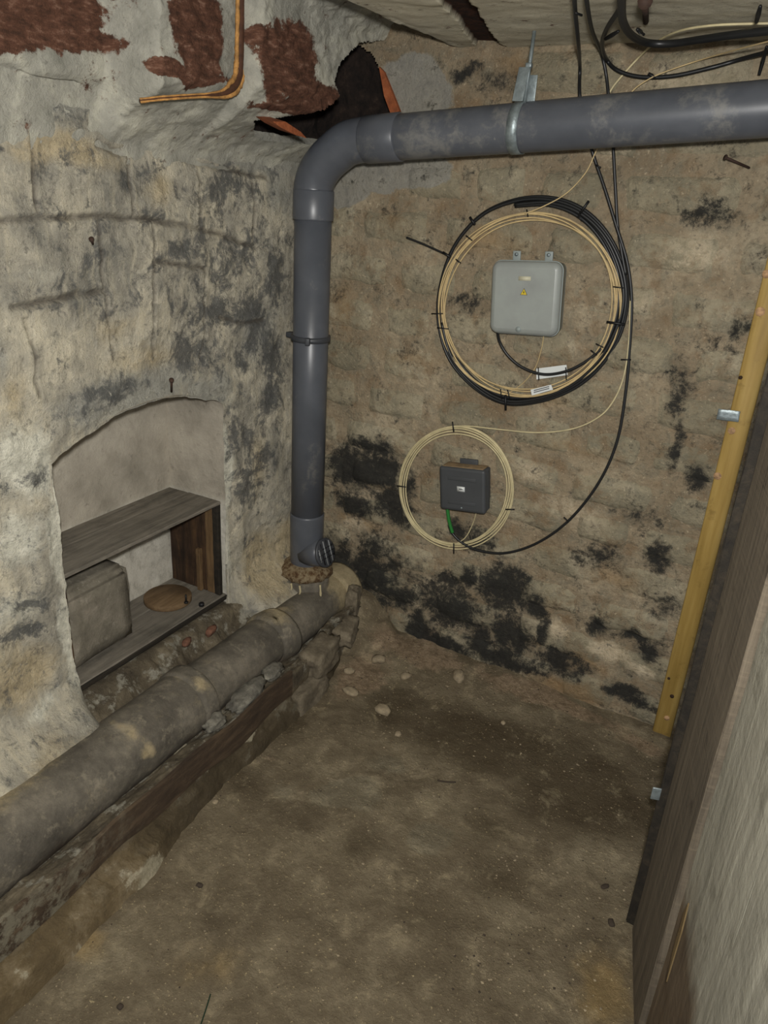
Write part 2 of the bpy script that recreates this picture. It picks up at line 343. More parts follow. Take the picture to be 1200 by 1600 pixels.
# back wall: mortar bed and courses of stones
gx, gz = np.meshgrid(np.linspace(XL - .05, .75, 430), np.linspace(-.05, 1.90, 390))
hole_b = [tuple(at(1, YB, u, v)[[0, 2]]) for u, v in [(540, 60), (562, 70), (585, 88), (598, 118), (610, 150), (624, 185), (560, 215), (480, 240), (400, 200), (470, 40)]]
cx_, cz_ = (gx[:-1, :-1] + gx[1:, 1:]) / 2, (gz[:-1, :-1] + gz[1:, 1:]) / 2
keepb = ~inpoly(cx_ + fbm(cx_, cz_, .03, 3, 51) * .012, cz_, hole_b)
wb = tag(link('wall_back', grid_mesh(np.stack([gx, YB + fbm(gx, gz, .2, 5, 55) * .008, gz], -1), keepb, flip=True), M_MORTAR), kind='structure')
rows = [-.02, .13, .27, .40, .53, .655, .785, .915, 1.05, 1.18, 1.31, 1.44, 1.57, 1.70, 1.84]
def stone(x0, x1, z0, z1, proud):
    nx, nz = 13, 8; u, v = np.meshgrid(np.linspace(-1, 1, nx), np.linspace(-1, 1, nz))
    sd = random.random() * 50
    # rounded, irregular outline
    k = (np.abs(u) ** 5 + np.abs(v) ** 5) ** .2; k = np.where(k < 1e-6, 1, np.maximum(np.abs(u), np.abs(v)) / np.maximum(k, 1e-6))
    X = (x0 + x1) / 2 + u * k * (x1 - x0) / 2; Z = (z0 + z1) / 2 + v * k * (z1 - z0) / 2
    X = X + fbm(X + sd, Z, .08, 3, 61) * .016; Z = Z + fbm(X, Z + sd, .08, 3, 63) * .014
    e = np.maximum(np.abs(u), np.abs(v)); prof_ = np.where(e > .99, -.014, np.where(e > .7, proud * .35, proud))
    Yv = YB - prof_ - fbm(X + sd, Z, .06, 3, 65) * .009 * (e < .99) + fbm(X, Z, .2, 5, 55) * .008
    return grid_mesh(np.stack([X, Yv, Z], -1), flip=True)
for r in range(len(rows) - 1):
    x = XL - .02 - random.random() * .12
    while x < .62:
        w = random.uniform(.17, .34); g = .012
        a, b_ = x + g, x + w - g
        cxm, czm = (a + b_) / 2, (rows[r] + rows[r + 1]) / 2
        if b_ > XL + .02 and not (cxm < -1.05 and czm > 1.50) and not (a < -1.05 and czm > 1.6):
            link('stone', stone(max(a, XL + .005), b_, rows[r] + .010 + random.uniform(-.004, .006), rows[r + 1] - .010 + random.uniform(-.006, .004), random.uniform(.005, .014)), M_STONE, wb)
        x += w

# floor
def floor_z(X, Y):
    z = fbm(X, Y, .35, 4, 71) * .014 + fbm(X, Y, .05, 4, 73) * .005
    z = z + .12 * sst(-.98, -1.22, X + .12 * fbm(X, Y, .15, 3, 77)) * sst(1.80, 2.08, Y) + .030 * sst(1.93, 2.12, Y + .08 * fbm(X, Y, .2, 3, 75)) * sst(-.3, -.6, X)
    return z
gx, gy = np.meshgrid(np.linspace(XL - .05, .75, 380), np.linspace(-.3, YB + .03, 420))
b = NB('trodden_earth_floor'); p = b.warp(.16, 5, 5)
BROWN = wallpatches(2, 0, [(760, 1160, 230, 80, 1.1), (900, 1230, 170, 110, 1.2), (620, 1090, 90, 40, .8), (620, 1120, 70, 40, .6), (760, 1290, 80, 60, .6), (560, 1330, 60, 60, .5), (660, 1440, 90, 90, .4), (450, 1130, 60, 60, .7), (380, 1230, 60, 60, .6), (780, 1380, 90, 70, .5), (470, 1060, 60, 50, .7)])  # areas of floor mixed toward a darker brown
CEM = wallpatches(2, 0, [(545, 1240, 75, 50, 1), (670, 1315, 60, 42, 1.1), (600, 1190, 60, 40, .6), (450, 1230, 60, 40, .4)])
PINK = wallpatches(2, 0, [(650, 1030, 130, 30, 1), (850, 1095, 200, 22, 1), (560, 1060, 60, 70, .9), (1000, 1160, 60, 20, .8), (420, 1190, 40, 30, .3)])
YEL = wallpatches(2, 0, [(120, 1450, 120, 70, .9), (940, 1540, 90, 110, .8), (330, 1500, 90, 120, .4)])
base = b.ramp(b.noise(4.5, 9, .66, p), [(.3, (86, 77, 62)), (.5, (108, 98, 80)), (.7, (130, 120, 99))])
n1 = b.noise(12, 9, .75, None, .3); n2 = b.noise(55, 6, .75)
nn = b.math('ADD', b.math('MULTIPLY', n1, .7), b.math('MULTIPLY', n2, .3))
mk = lambda L, lo, hi, amp, top: b.step(b.math('ADD', b.blobs(L, p), b.math('MULTIPLY_ADD', nn, amp, -amp * .5)), lo, hi, 0, top)
base = b.mix(mk(YEL, .15, .6, .8, .6), base, (140, 118, 78))
base = b.mix(mk(BROWN, .05, .6, .7, .7), base, (60, 51, 37))
base = b.mix(mk(CEM, .15, .36, .5, .8), base, (112, 105, 88))
base = b.mix(mk(PINK, .2, .5, 1.2, .9), base, b.ramp(n2, [(.35, (100, 84, 66)), (.65, (148, 130, 108))]))
base = b.mix(b.step(n1, .42, .6, .35, 0), base, (64, 54, 40)); base = b.mix(b.step(n1, .54, .68, 0, .45), base, (150, 138, 112)); base = b.mix(b.step(n2, .54, .74, 0, .45), base, (70, 60, 46))
spk = b.noise(150, 3, .7); base = b.mix(b.step(spk, .62, .72, 0, .75), base, (176, 160, 124))
h = b.math('ADD', b.noise(40, 9, .8), b.math('MULTIPLY', spk, .4))
M_FLOOR = b.done(base, .95, h, 1.0, .010, spec=.15, gain=1.5)
fl = tag(link('floor', grid_mesh(np.stack([gx, gy, floor_z(gx, gy)], -1)), M_FLOOR), kind='structure')

# vaulted upper left part of the ceiling (cove, fascia, then flat)
b = NB('rough_ceiling_plaster'); p = b.warp(.07, 10, 5)
def on_fascia(L): return [(tuple(c), tuple(r), w) for c, r, w in L]
BR = wallpatches(0, -1.375, [(55, 5, 125, 80, 1.4), (125, 58, 70, 30, 1.2), (20, 50, 70, 40, 1.0)]) + \
    wallpatches(0, -1.255, [(306, 40, 46, 110, 1.5), (262, 112, 110, 15, 1.4), (316, 105, 36, 34, 1.3)]) + \
    wallpatches(0, -1.2, [(447, 95, 52, 80, 1.4), (430, 170, 120, 14, 1.5), (485, 150, 56, 34, 1.2), (405, 60, 30, 30, .8)])
BR = [(c, (.045 if c[0] > -1.3 else .09, r[1], r[2]), w) for c, r, w in BR]
n1 = b.noise(13, 9, .75, None, .4); n2 = b.noise(60, 6, .75)
base = b.ramp(b.noise(9, 8, .66, p), [(.3, (116, 115, 106)), (.5, (142, 140, 130)), (.7, (172, 169, 154))])
sx = b.vec('MULTIPLY', b.pos, (3, 34, 3)); wood = b.noise(1.5, 6, .7, sx)
sepx = b.n.new('ShaderNodeSeparateXYZ'); b.l.new(b.pos, sepx.inputs[0])
flatm = b.step(sepx.outputs[0], -1.08, -.9)
base = b.mix(b.math('MULTIPLY', flatm, b.step(wood, .42, .62, 0, .6)), base, (112, 106, 92))
base = b.mix(b.step(n2, .56, .72, 0, .5), base, (84, 84, 78))
base = b.mix(b.math('MULTIPLY', flatm, .55), base, (206, 196, 170))
bm_ = b.step(b.math('ADD', b.blobs(BR, p), b.math('ADD', b.math('MULTIPLY_ADD', n1, 1.1, -.55), b.math('MULTIPLY_ADD', n2, .7, -.35))), .10, .24, 0, 1)
base = b.mix(bm_, base, b.ramp(b.noise(30, 7, .7, b.vec('MULTIPLY', b.pos, (1, 1, 3))), [(.35, (58, 40, 31)), (.55, (86, 58, 45)), (.75, (134, 106, 90))]))
base = b.mix(b.attr(), base, b.ramp(n2, [(.4, (30, 20, 16)), (.7, (66, 38, 24))]))
M_CEIL = b.done(base, .92, b.math('ADD', b.noise(26, 9, .72, None, .4), b.math('MULTIPLY', n2, .3)), 1.0, .008, spec=.2, gain=1.25)
def xf(y):
    return -1.375 + .120 * sst(1.285, 1.325, y) + .056 * sst(1.56, 1.58, y)
nyc = 620; yv = np.linspace(-.3, YB + .02, nyc)
T = np.linspace(0, 1, 210)
P = np.zeros((nyc, len(T), 3))
for i, y in enumerate(yv):
    X0 = xf(y); zl = 1.668 + .012 * math.sin(y * 9)
    key = [(XL - .012, 1.50), (XL + .004, 1.545), (XL + (X0 - XL) * .42, 1.60 + .04 * sst(1.34, 1.2, y)), (X0 - .008, zl - .014), (X0 + .004, zl + .008), (X0 + .004, zl + .07), (X0 + .008, zl + .14), (X0 + .014, zl + .19), (X0 + .05, zl + .225), (-1.08, 1.885), (-.99, ZC + .006), (-.95, ZC)]
    sp = np.array(spline([np.array(k) for k in key], 12)); L = np.concatenate([[0], np.cumsum(np.hypot(*np.diff(sp, axis=0).T))]); L /= L[-1]
    P[i, :, 0] = np.interp(T, L, sp[:, 0]); P[i, :, 2] = np.interp(T, L, sp[:, 1]); P[i, :, 1] = y
q1 = fbm(P[..., 1], P[..., 0] + P[..., 2] * 1.3, .16, 4, 81) * .010; q2 = fbm(P[..., 1], P[..., 0] + P[..., 2] * 1.3, .03, 4, 85) * .006 * (.25 + .75 * sst(.22, .36, T)[None, :])
ends = sst(0, .06, T)[None, :] * sst(1, .95, T)[None, :]
P[..., 0] += (q1 + q2) * ends; P[..., 2] -= (q1 + q2) * ends
cen = (P[:-1, :-1] + P[1:, 1:]) / 2
hole_f = [tuple(at(0, -1.20, u, v)[1:]) for u, v in [(556, 66), (527, 98), (522, 128), (531, 152), (505, 172), (465, 184), (440, 190), (462, 204), (482, 222), (560, 230), (660, 200), (640, 60)]]
kf = ~(inpoly(cen[..., 1] + fbm(cen[..., 1], cen[..., 2], .03, 3, 91) * .012, cen[..., 2], hole_f) & (cen[..., 0] < -1.06))
ce = tag(link('ceiling', grid_mesh(P, kf), M_CEIL), kind='structure')
# flat part with the rusty slot
gx, gy = np.meshgrid(np.linspace(-.97, .75, 420), np.linspace(-.3, YB + .03, 420))
slot = [tuple(at(2, ZC, u, v)[:2]) for u, v in [(655, -30), (712, -30), (750, 26), (774, 62), (792, 74), (752, 84), (736, 60), (706, 26)]]
sl = inpoly(gx + fbm(gx, gy, .05, 3, 95) * .012, gy + fbm(gx, gy, .05, 3, 97) * .01, slot).astype(float)
z = ZC + fbm(gx, gy, .2, 4, 93) * .006 * sst(-.97, -.93, gx) + np.sin(gy * 62 + fbm(gx, gy, .3, 2, 99) * 3) * .0004 + sl * .014
link('ceiling_slab', grid_mesh(np.stack([gx, gy, z], -1), attr=sl, flip=True), M_CEIL, ce)

# dark cavity behind the hole, with broken brick edges
b = NB('dark_cavity'); M_CAVITY = b.done(b.ramp(b.noise(30, 6, .7), [(.35, (20, 16, 14)), (.6, (40, 31, 26)), (.8, (66, 54, 44))]), .95, b.noise(40, 6), 1, .01)  # dark brown colour over the inner faces of the hole
bm = bmesh.new()
gx_, gz_ = np.meshgrid(np.linspace(-1.62, -1.0, 34), np.linspace(1.42, 2.1, 34))
cv = link('cavity_back', grid_mesh(np.stack([gx_, YB + .10 + fbm(gx_, gz_, .08, 4, 101) * .05, gz_], -1), flip=True), M_CAVITY, wb)
gy_, gz_ = np.meshgrid(np.linspace(1.7, 2.3, 30), np.linspace(1.42, 2.1, 34))
link('cavity_side', grid_mesh(np.stack([-1.46 + fbm(gy_, gz_, .08, 4, 103) * .05, gy_, gz_], -1)), M_CAVITY, wb)
gy_, gx_ = np.meshgrid(np.linspace(1.7, 2.3, 30), np.linspace(-1.6, -.95, 34))
link('cavity_top', grid_mesh(np.stack([gx_, gy_, 1.92 + fbm(gx_, gy_, .08, 4, 104) * .04], -1)), M_CAVITY, wb)
M_BRICK = (lambda b: b.done(b.ramp(b.noise(24, 7, .7), [(.3, (104, 58, 36)), (.55, (150, 84, 50)), (.8, (176, 116, 78))]), .9, b.noise(60, 6), .7, .006))(NB('orange_brick'))
def shard(pts, thick, name, parent, m, axis):
    V = []; n = len(pts); th = np.array(axis, float) * thick
    for p_ in pts: V.append(p_)
    for p_ in pts: V.append(np.array(p_) + th)
    F = [tuple(range(n)), tuple(range(n, 2 * n))[::-1]] + [(i, (i + 1) % n, n + (i + 1) % n, n + i)[::-1] for i in range(n)]
    return flat(link(name, mesh(V, F), m, parent))
shard([at(1, YB - .008, u, v) for u, v in [(592, 104), (600, 112), (624, 174), (610, 177), (600, 150)]], .10, 'brick', wb, M_BRICK, (0, 1, 0))
shard([at(0, -1.215, u, v) for u, v in [(426, 190), (446, 190), (470, 206), (479, 216), (462, 211), (440, 200)]], .05, 'brick', ce, M_BRICK, (-1, 0, .2))

# ------------------------------------------------------------------ ledge under the left wall: curb, mortar, rusty strip
b = NB('crumbling_ledge'); n2 = b.noise(50, 7, .75)
base = b.ramp(b.noise(11, 9, .7), [(.3, (58, 52, 44)), (.5, (86, 78, 64)), (.7, (116, 106, 88))])
base = b.mix(b.step(b.noise(17, 7, .72), .52, .62, 0, .8), base, b.ramp(n2, [(.35, (110, 108, 98)), (.65, (160, 156, 142))]))
base = b.mix(b.step(n2, .52, .7, 0, .6), base, (48, 42, 36))
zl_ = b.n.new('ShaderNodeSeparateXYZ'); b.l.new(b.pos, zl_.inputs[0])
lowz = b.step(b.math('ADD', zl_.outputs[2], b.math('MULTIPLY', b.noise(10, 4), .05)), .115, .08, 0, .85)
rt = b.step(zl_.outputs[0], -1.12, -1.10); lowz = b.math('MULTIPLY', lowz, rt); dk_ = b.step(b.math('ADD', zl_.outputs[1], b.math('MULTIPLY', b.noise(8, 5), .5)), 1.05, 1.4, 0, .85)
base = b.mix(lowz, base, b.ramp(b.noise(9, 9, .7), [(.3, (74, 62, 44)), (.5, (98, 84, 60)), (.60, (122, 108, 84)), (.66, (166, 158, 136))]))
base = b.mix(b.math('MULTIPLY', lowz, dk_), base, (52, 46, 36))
PLS = [(tuple(at(0, -1.08, u, v)), (.3, ry, rz), 1.0) for u, v, ry, rz in [(205, 1350, .06, .05), (180, 1400, .035, .05), (385, 1150, .06, .02), (60, 1430, .05, .03), (330, 1195, .03, .02)]]
base = b.mix(b.step(b.math('ADD', b.blobs(PLS, b.warp(.05, 14, 4)), b.math('MULTIPLY_ADD', n2, .8, -.4)), .12, .35, 0, .85), base, b.ramp(n2, [(.35, (126, 120, 100)), (.65, (168, 160, 138))]))
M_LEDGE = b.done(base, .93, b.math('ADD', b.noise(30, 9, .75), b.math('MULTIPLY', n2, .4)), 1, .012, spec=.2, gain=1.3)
yv = np.linspace(.1, YB, 420)
key = [(XL - .02, .19), (-1.37, .18), (-1.34, .16), (-1.25, .10), (-1.18, .085), (-1.160, .112), (-1.125, .130), (-1.098, .138), (-1.090, .128), (-1.088, .07), (-1.074, .035), (-1.055, -.02)]
sp = np.array(spline([np.array(k) for k in key], 8)); P = np.zeros((len(yv), len(sp), 3))
P[..., 1] = yv[:, None]; P[..., 0] = sp[None, :, 0]; P[..., 2] = sp[None, :, 1]
q = fbm(P[..., 1], P[..., 0] + P[..., 2], .12, 4, 111) * .016 + fbm(P[..., 1], P[..., 0] * 3 + P[..., 2] * 3.4, .03, 3, 113) * .007
P[..., 2] += q; P[..., 0] += q * .35
P[..., 0] += (.05 * sst(1.2, .8, P[..., 1])) * (P[..., 2] < .05)
P[..., 0] -= .05 * sst(1.6, 1.95, P[..., 1]) * (sp[None, :, 0] > -1.13)
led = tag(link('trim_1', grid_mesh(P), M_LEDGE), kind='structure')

b = NB('rusty_strip'); n1 = b.noise(14, 8, .7, b.vec('MULTIPLY', b.pos, (3, .6, 3)))
base = b.ramp(n1, [(.3, (48, 38, 30)), (.5, (70, 57, 44)), (.7, (96, 80, 62))])
yl = b.n.new('ShaderNodeSeparateXYZ'); b.l.new(b.pos, yl.inputs[0])
lef = b.step(b.math('ADD', yl.outputs[1], b.math('MULTIPLY', b.noise(20, 6), .7)), 1.30, 1.0)
base = b.mix(b.math('MULTIPLY', lef, b.step(b.noise(26, 7, .75), .42, .56)), base, (116, 110, 94))
M_STRIP = b.done(base, .85, b.noise(60, 7, .75), .8, .006)
ysn = np.linspace(.15, 1.56, 120); V = []; F = []
for y in ysn:
    t = (y - .15) / 1.4; zt = .146 + .020 * t + .004 * math.sin(y * 23); zb = zt - .088 + .006 * math.sin(y * 17 + 1) + .014 * max(0, 1 - abs(y - .9) / .2); x = -1.078 + .003 * math.sin(y * 11)
    V += [(x - .010, y, zb), (x, y, zb), (x + .001, y, (zb + zt) / 2), (x, y, zt), (x - .010, y, zt)]
for i in range(len(ysn) - 1):
    for k in range(5): F.append((i * 5 + k, i * 5 + (k + 1) % 5, i * 5 + 5 + (k + 1) % 5, i * 5 + 5 + k))
F.append((4, 3, 2, 1, 0)); n_ = (len(ysn) - 1) * 5; F.append(tuple(n_ + k for k in range(5)))
tag(flat(link('edging_strip', mesh(V, F), M_STRIP)), 'long dark rusty edging strip along the ledge below the old iron pipe', 'strip')

# lumps of broken mortar and stone on the ledge
M_LUMP = (lambda b: b.done(b.ramp(b.noise(26, 8, .75), [(.3, (72, 70, 64)), (.5, (112, 108, 98)), (.7, (156, 152, 138))]), .92, b.noise(60, 8, .75), 1, .008))(NB('mortar_lump'))
M_TANSTONE = (lambda b: b.done(b.ramp(b.noise(20, 8, .75), [(.3, (84, 77, 64)), (.5, (116, 106, 89)), (.7, (148, 137, 116))]), .92, b.noise(50, 8, .75), 1, .010))(NB('tan_stone'))
def rock(c, s, seed=0, sub=3, rot=0.0, boxy=.45, rough=.25):
    bm = bmesh.new(); bmesh.ops.create_icosphere(bm, subdivisions=sub, radius=1)
    rnd = random.Random(seed); off = Vector((rnd.random() * 9, rnd.random() * 9, rnd.random() * 9))
    from mathutils import noise as mn
    for v in bm.verts:
        p_ = v.co.copy(); m_ = max(abs(p_.x), abs(p_.y), abs(p_.z)); p_ = p_.lerp(p_ / m_, boxy)
        p_ *= 1 + rough * mn.noise(p_ * 1.3 + off) + rough * .5 * mn.noise(p_ * 3.1 + off); v.co = Vector((p_.x * s[0], p_.y * s[1], p_.z * s[2]))
    bmesh.ops.transform(bm, matrix=Matrix.Translation(c) @ Matrix.Rotation(rot, 4, 'Z'), verts=bm.verts)
    me = bpy.data.meshes.new('m'); bm.to_mesh(me); bm.free(); return me
for k, (y, x, s, z_, lab) in enumerate([
        (1.40, -1.125, (.022, .075, .018), .158, 'long pale mortar lump on the ledge behind the middle of the rusty strip'),
        (1.27, -1.13, (.018, .035, .014), .150, 'small pale mortar lump just nearer than the long one on the ledge'),
        (1.53, -1.13, (.024, .040, .016), .160, 'grey mortar lump at the far end of the rusty strip')]):
    tag(link('mortar_lump', rock((x, y, z_), s, k, 3, rot=.1, rough=.5), M_LUMP), lab, 'rubble')
for k, (u, v, x, s, rz, lab) in enumerate([
        (500, 1025, -1.10, (.040, .075, .045), .1, 'flat grey brown stone ending the ledge behind the rusty strip'),
        (480, 1085, -1.085, (.030, .075, .05), .0, 'dark stone under the flat grey stone at the ledge end'),
        (535, 985, -1.13, (.045, .06, .03), .3, 'broken tan stone beside the upright stone under the old pipe')]):
    c = at(0, x, u, v); tag(link('ledge_stone', rock(c, s, 20 + k, 4, rz, boxy=.85, rough=.22), M_TANSTONE), lab, 'stone')
c = at(1, 2.03, 551, 948)
tag(link('upright_stone', rock(c, (.022, .026, .072), 31, 4, .2, boxy=.8, rough=.22), M_TANSTONE), 'tan stone standing upright in the corner under the end of the old pipe', 'stone')

# fillet of dirt between recess and pipe
# ------------------------------------------------------------------ old cast pipe along the wall
b = NB('old_iron'); n2 = b.noise(55, 6, .75); p = b.warp(.08, 8, 5)
sp3 = b.n.new('ShaderNodeSeparateXYZ'); b.l.new(b.pos, sp3.inputs[0])
base = b.ramp(b.noise(8, 9, .72), [(.3, (58, 54, 48)), (.5, (84, 79, 70)), (.7, (112, 105, 93))])
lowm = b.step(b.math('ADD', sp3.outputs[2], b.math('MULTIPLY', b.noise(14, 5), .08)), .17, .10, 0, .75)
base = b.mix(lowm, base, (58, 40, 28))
SANDY = [((-1.36, .70, .24), (.15, .30, .14), 1.3), ((-1.34, 1.72, .25), (.10, .16, .08), 1.0), ((-1.26, 1.72, .22), (.12, .08, .10), .8), ((-1.2, 2.05, .2), (.2, .13, .2), 1.3)] + \
    [(tuple(at(0, -1.19, u, v)), (.2, .03, .02), 1.0) for u, v in [(225, 1170), (320, 1075), (215, 1150)]]
pm = b.step(b.math('ADD', b.blobs(SANDY, p), b.math('MULTIPLY_ADD', b.noise(17, 9, .8), 2.0, -1.0)), .05, .8, 0, .85)
base = b.mix(pm, base, b.ramp(n2, [(.35, (122, 110, 84)), (.65, (156, 142, 112))]))
base = b.mix(b.step(n2, .56, .72, 0, .4), base, (44, 40, 36))
base = b.mix(b.step(b.noise(20, 8, .8), .52, .66, 0, .5), base, (128, 120, 104))
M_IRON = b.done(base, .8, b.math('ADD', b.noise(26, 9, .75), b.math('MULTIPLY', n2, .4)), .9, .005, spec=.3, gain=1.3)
pt = thing('iron_drain_pipe', 'old thick iron drain pipe lying along the foot of the left wall, caked with mortar', 'pipe', (-1.25, 1.2, .1))
def px(y): return -1.262 + (.012 if y > 1.7 else 0)
def pz(y): return .128 + .020 * (y - .3) / 1.8
def seg_(y0, y1, r0, r1, n=40):
    Y_ = np.linspace(y0, y1, n); return [(px(y), y, pz(y)) for y in Y_], list(np.linspace(r0, r1, n))
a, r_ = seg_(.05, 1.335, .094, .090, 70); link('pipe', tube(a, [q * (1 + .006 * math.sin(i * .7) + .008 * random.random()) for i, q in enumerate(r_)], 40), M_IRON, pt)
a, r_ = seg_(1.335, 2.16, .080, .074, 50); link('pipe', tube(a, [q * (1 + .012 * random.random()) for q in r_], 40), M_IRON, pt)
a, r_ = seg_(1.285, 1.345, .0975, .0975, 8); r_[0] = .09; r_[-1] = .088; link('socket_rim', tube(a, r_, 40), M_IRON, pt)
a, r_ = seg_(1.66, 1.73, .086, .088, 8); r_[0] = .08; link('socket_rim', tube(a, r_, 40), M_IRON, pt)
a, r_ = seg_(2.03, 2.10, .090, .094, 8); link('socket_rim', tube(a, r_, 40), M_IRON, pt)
# upright branch that takes the plastic pipe
DX, DY = -1.30, 1.95
link('branch', tube([(DX + .02, DY - .012, .06), (DX + .018, DY - .010, .12), (DX + .008, DY - .004, .20), (DX, DY, .272)], [.070, .078, .078, .074], 32), M_IRON, pt)
M_RUST = (lambda b: b.done(b.ramp(b.noise(60, 7, .75), [(.3, (62, 42, 28)), (.44, (104, 78, 52)), (.54, (150, 132, 102)), (.8, (180, 168, 140))]), .9, b.noise(70, 8, .8), 1, .012))(NB('rust_and_mortar'))
R_ = [.066, .082, .089, .084, .072, .058]; Z_ = [.244, .252, .266, .280, .292, .300]
link('mortar_collar', tube([(DX, DY, z) for z in Z_], R_, 40, wob=.14), M_RUST, pt)
M_DRIP = plain('pale_drip', (176, 164, 130), .7)
for a_, L in ((-.70, .07), (.15, .14), (-1.1, .05)):
    x0, y0 = DX + .010 + .083 * math.cos(a_ - .6), DY - .006 + .083 * math.sin(a_ - .6)
    link('drip', tube(spline([(x0, y0, .25), (x0 + .004, y0 - .001, .25 - L * .3), (x0 - .003, y0, .25 - L * .65), (x0 - .002, y0 + .003, .25 - L)], 4), [.004 * (1 - .05 * i) * (.7 + .6 * random.random()) for i in range(13)], 6), M_DRIP, pt)

# ------------------------------------------------------------------ grey plastic drain
def pvc(name, dust):
    b = NB(name); base = b.ramp(b.noise(12, 5), [(.3, (72, 75, 81)), (.7, (84, 87, 93))])
    n = b.noise(9, 8, .72, b.warp(.05, 20, 4)); n2 = b.noise(70, 4, .7)
    m = b.step(b.math('ADD', n, b.math('MULTIPLY', n2, .16)), .66 - dust, .80 - dust * .5, 0, .7)
    m2 = b.step(b.noise(34, 5, .8), .68, .72, 0, .7)
    mm = b.math('MULTIPLY', b.math('MAXIMUM', m, m2), .45)
    base = b.mix(mm, base, (150, 146, 134))
    return b.done(base, b.math('MULTIPLY_ADD', mm, .45, .36), None, spec=.45)
M_PVC = pvc('grey_plastic', 0.0); M_PVC2 = pvc('dusty_grey_plastic', .07)
M_PVCD = plain('dark_grey_plastic', (58, 60, 64), .45)
dr = thing('plastic_drain_pipe', 'grey plastic drain pipe rising in the corner and bending right under the ceiling', 'pipe', (DX, DY, .28))
link('upright_pipe', tube([(DX, DY, .40), (DX, DY, 1.42)], .0535, 48), M_PVC, dr)
link('socket', tube([(DX, DY, z) for z in (.278, .30, .395, .47, .475, .478)], [.047, .0545, .0555, .0565, .0565, .0535], 48), M_PVC, dr)
link('socket', tube([(DX, DY, z) for z in (1.385, 1.386, 1.39, 1.462, 1.466)], [.053, .0575, .058, .058, .0545], 48), M_PVC, dr)
e1 = np.array([DX, DY, 1.455]); 
bend = spline([(DX, DY, 1.455), (DX, DY, 1.475), (DX + .012, DY, 1.505), (DX + .038, DY, 1.537), (DX + .075, DY, 1.566), (DX + .105, DY, 1.584), (DX + .140, DY, 1.593), (DX + .175, DY, 1.597)], 6)
link('bend', tube(bend, [.0555] * len(bend), 48), M_PVC, dr)
xh0, zh0 = DX + .165, 1.596; xh1, zh1 = .55, 1.596 + .095 * (.55 - xh0) / 1.0
def hz(x): return zh0 + (x - xh0) * .090
link('socket', tube([(x, DY, hz(x)) for x in (xh0 - .004, xh0, xh0 + .002, xh0 + .10, xh0 + .104)], [.053, .0565, .0585, .0585, .0545], 48), M_PVC2, dr)
link('level_pipe', tube([(x, DY, hz(x)) for x in np.linspace(xh0, .6, 12)], .055, 48), M_PVC2, dr)
# mould seams on bend, vent branch with slotted cap
o_ = np.array([DX + .006, DY - .012, .335]); dv = _n(np.array([.94, -.05, .30]))
link('side_branch', tube([o_, o_ + dv * .05, o_ + dv * .080], [.045, .046, .046], 36), M_PVC, dr)
cap = link('vent_cap', tube([o_ + dv * .078, o_ + dv * .079, o_ + dv * .086, o_ + dv * .088], [.045, .0495, .0495, .045], 36), M_PVCD, dr)
u1 = _n(np.cross(dv, [0, 0, 1])); u2 = np.cross(u1, dv)
M_SLOT = plain('pale_slot_edge', (128, 130, 130), .4); M_BLACK = plain('black_rubber', (24, 24, 26), .5, var=.1)
for k in range(6):
    s = (k - 2.5) * .0145; h_ = math.sqrt(max(0, .042 ** 2 - s * s))
    c0 = o_ + dv * .0895 + u1 * s
    link('slot', tube([c0 - u2 * h_, c0 + u2 * h_], .0022, 6), M_SLOT if k % 2 else M_BLACK, cap)
for z_ in (-.016, 0, .016):
    h_ = math.sqrt(.042 ** 2 - z_ * z_); c0 = o_ + dv * .0898 + u2 * z_
    link('slot', tube([c0 - u1 * h_, c0 + u1 * h_], .0016, 6), M_BLACK, cap)
# clip round the upright pipe
cl = thing('pipe_clip', 'dark clip ring round the middle of the upright grey pipe', 'clip', (DX, DY, 1.052))
link('ring', tube([(DX, DY, z) for z in (1.044, 1.045, 1.060, 1.061)], [.0535, .0600, .0600, .0535], 40, cap=False), M_PVCD, cl)
link('lug', bevel_box(.030, .022, .016, .003, M=TR(DX - .070, DY, 1.052)), M_PVCD, cl)
link('lug', bevel_box(.014, .016, .022, .003, M=TR(DX + .028, DY - .058, 1.052, rz=.4)), M_PVCD, cl)

# hanger strap with rod
M_ZINC = plain('galvanised_steel', (136, 146, 148), .42, .55, var=.15, scale=50, bump=.2)
hx = at(1, DY - .056, 799, 200)[0]; hzc = hz(hx)
hg = thing('pipe_hanger', 'galvanised strap hanger with threaded rod holding the high grey pipe', 'hanger', (hx, DY, hzc))
ang = np.linspace(0, 2 * math.pi, 48, endpoint=False); V = []; F = []
for k, a_ in enumerate(ang):
    for dx_ in (-.013, .013):
        for rr in (.0562, .0582): V.append((hx + dx_ - .09 * rr * math.cos(a_) * 0, DY + rr * math.sin(a_), hzc + dx_ * .09 + rr * math.cos(a_)))
for k in range(48):
    j = (k + 1) % 48; a0, b0 = k * 4, j * 4
    for q0, q1_ in ((0, 1), (1, 3), (3, 2), (2, 0)): F.append((a0 + q0, a0 + q1_, b0 + q1_, b0 + q0))
link('strap', mesh(V, F), M_ZINC, hg)
link('strap_tail', bevel_box(.026, .003, .075, .001, M=TR(hx + .004, DY - .036, hzc + .088, rx=-.30)), M_ZINC, hg)
link('strap_tail', bevel_box(.022, .003, .060, .001, M=TR(hx + .022, DY - .010, hzc + .080)), M_ZINC, hg)
link('rod', tube([(hx + .012, DY - .020, hzc + .05), (hx + .016, DY - .020, ZC + .006)], .0045, 10), M_ZINC, hg)
link('nut', bevel_box(.014, .014, .010, .002, M=TR(hx + .013, DY - .020, hzc + .128)), M_ZINC, hg)

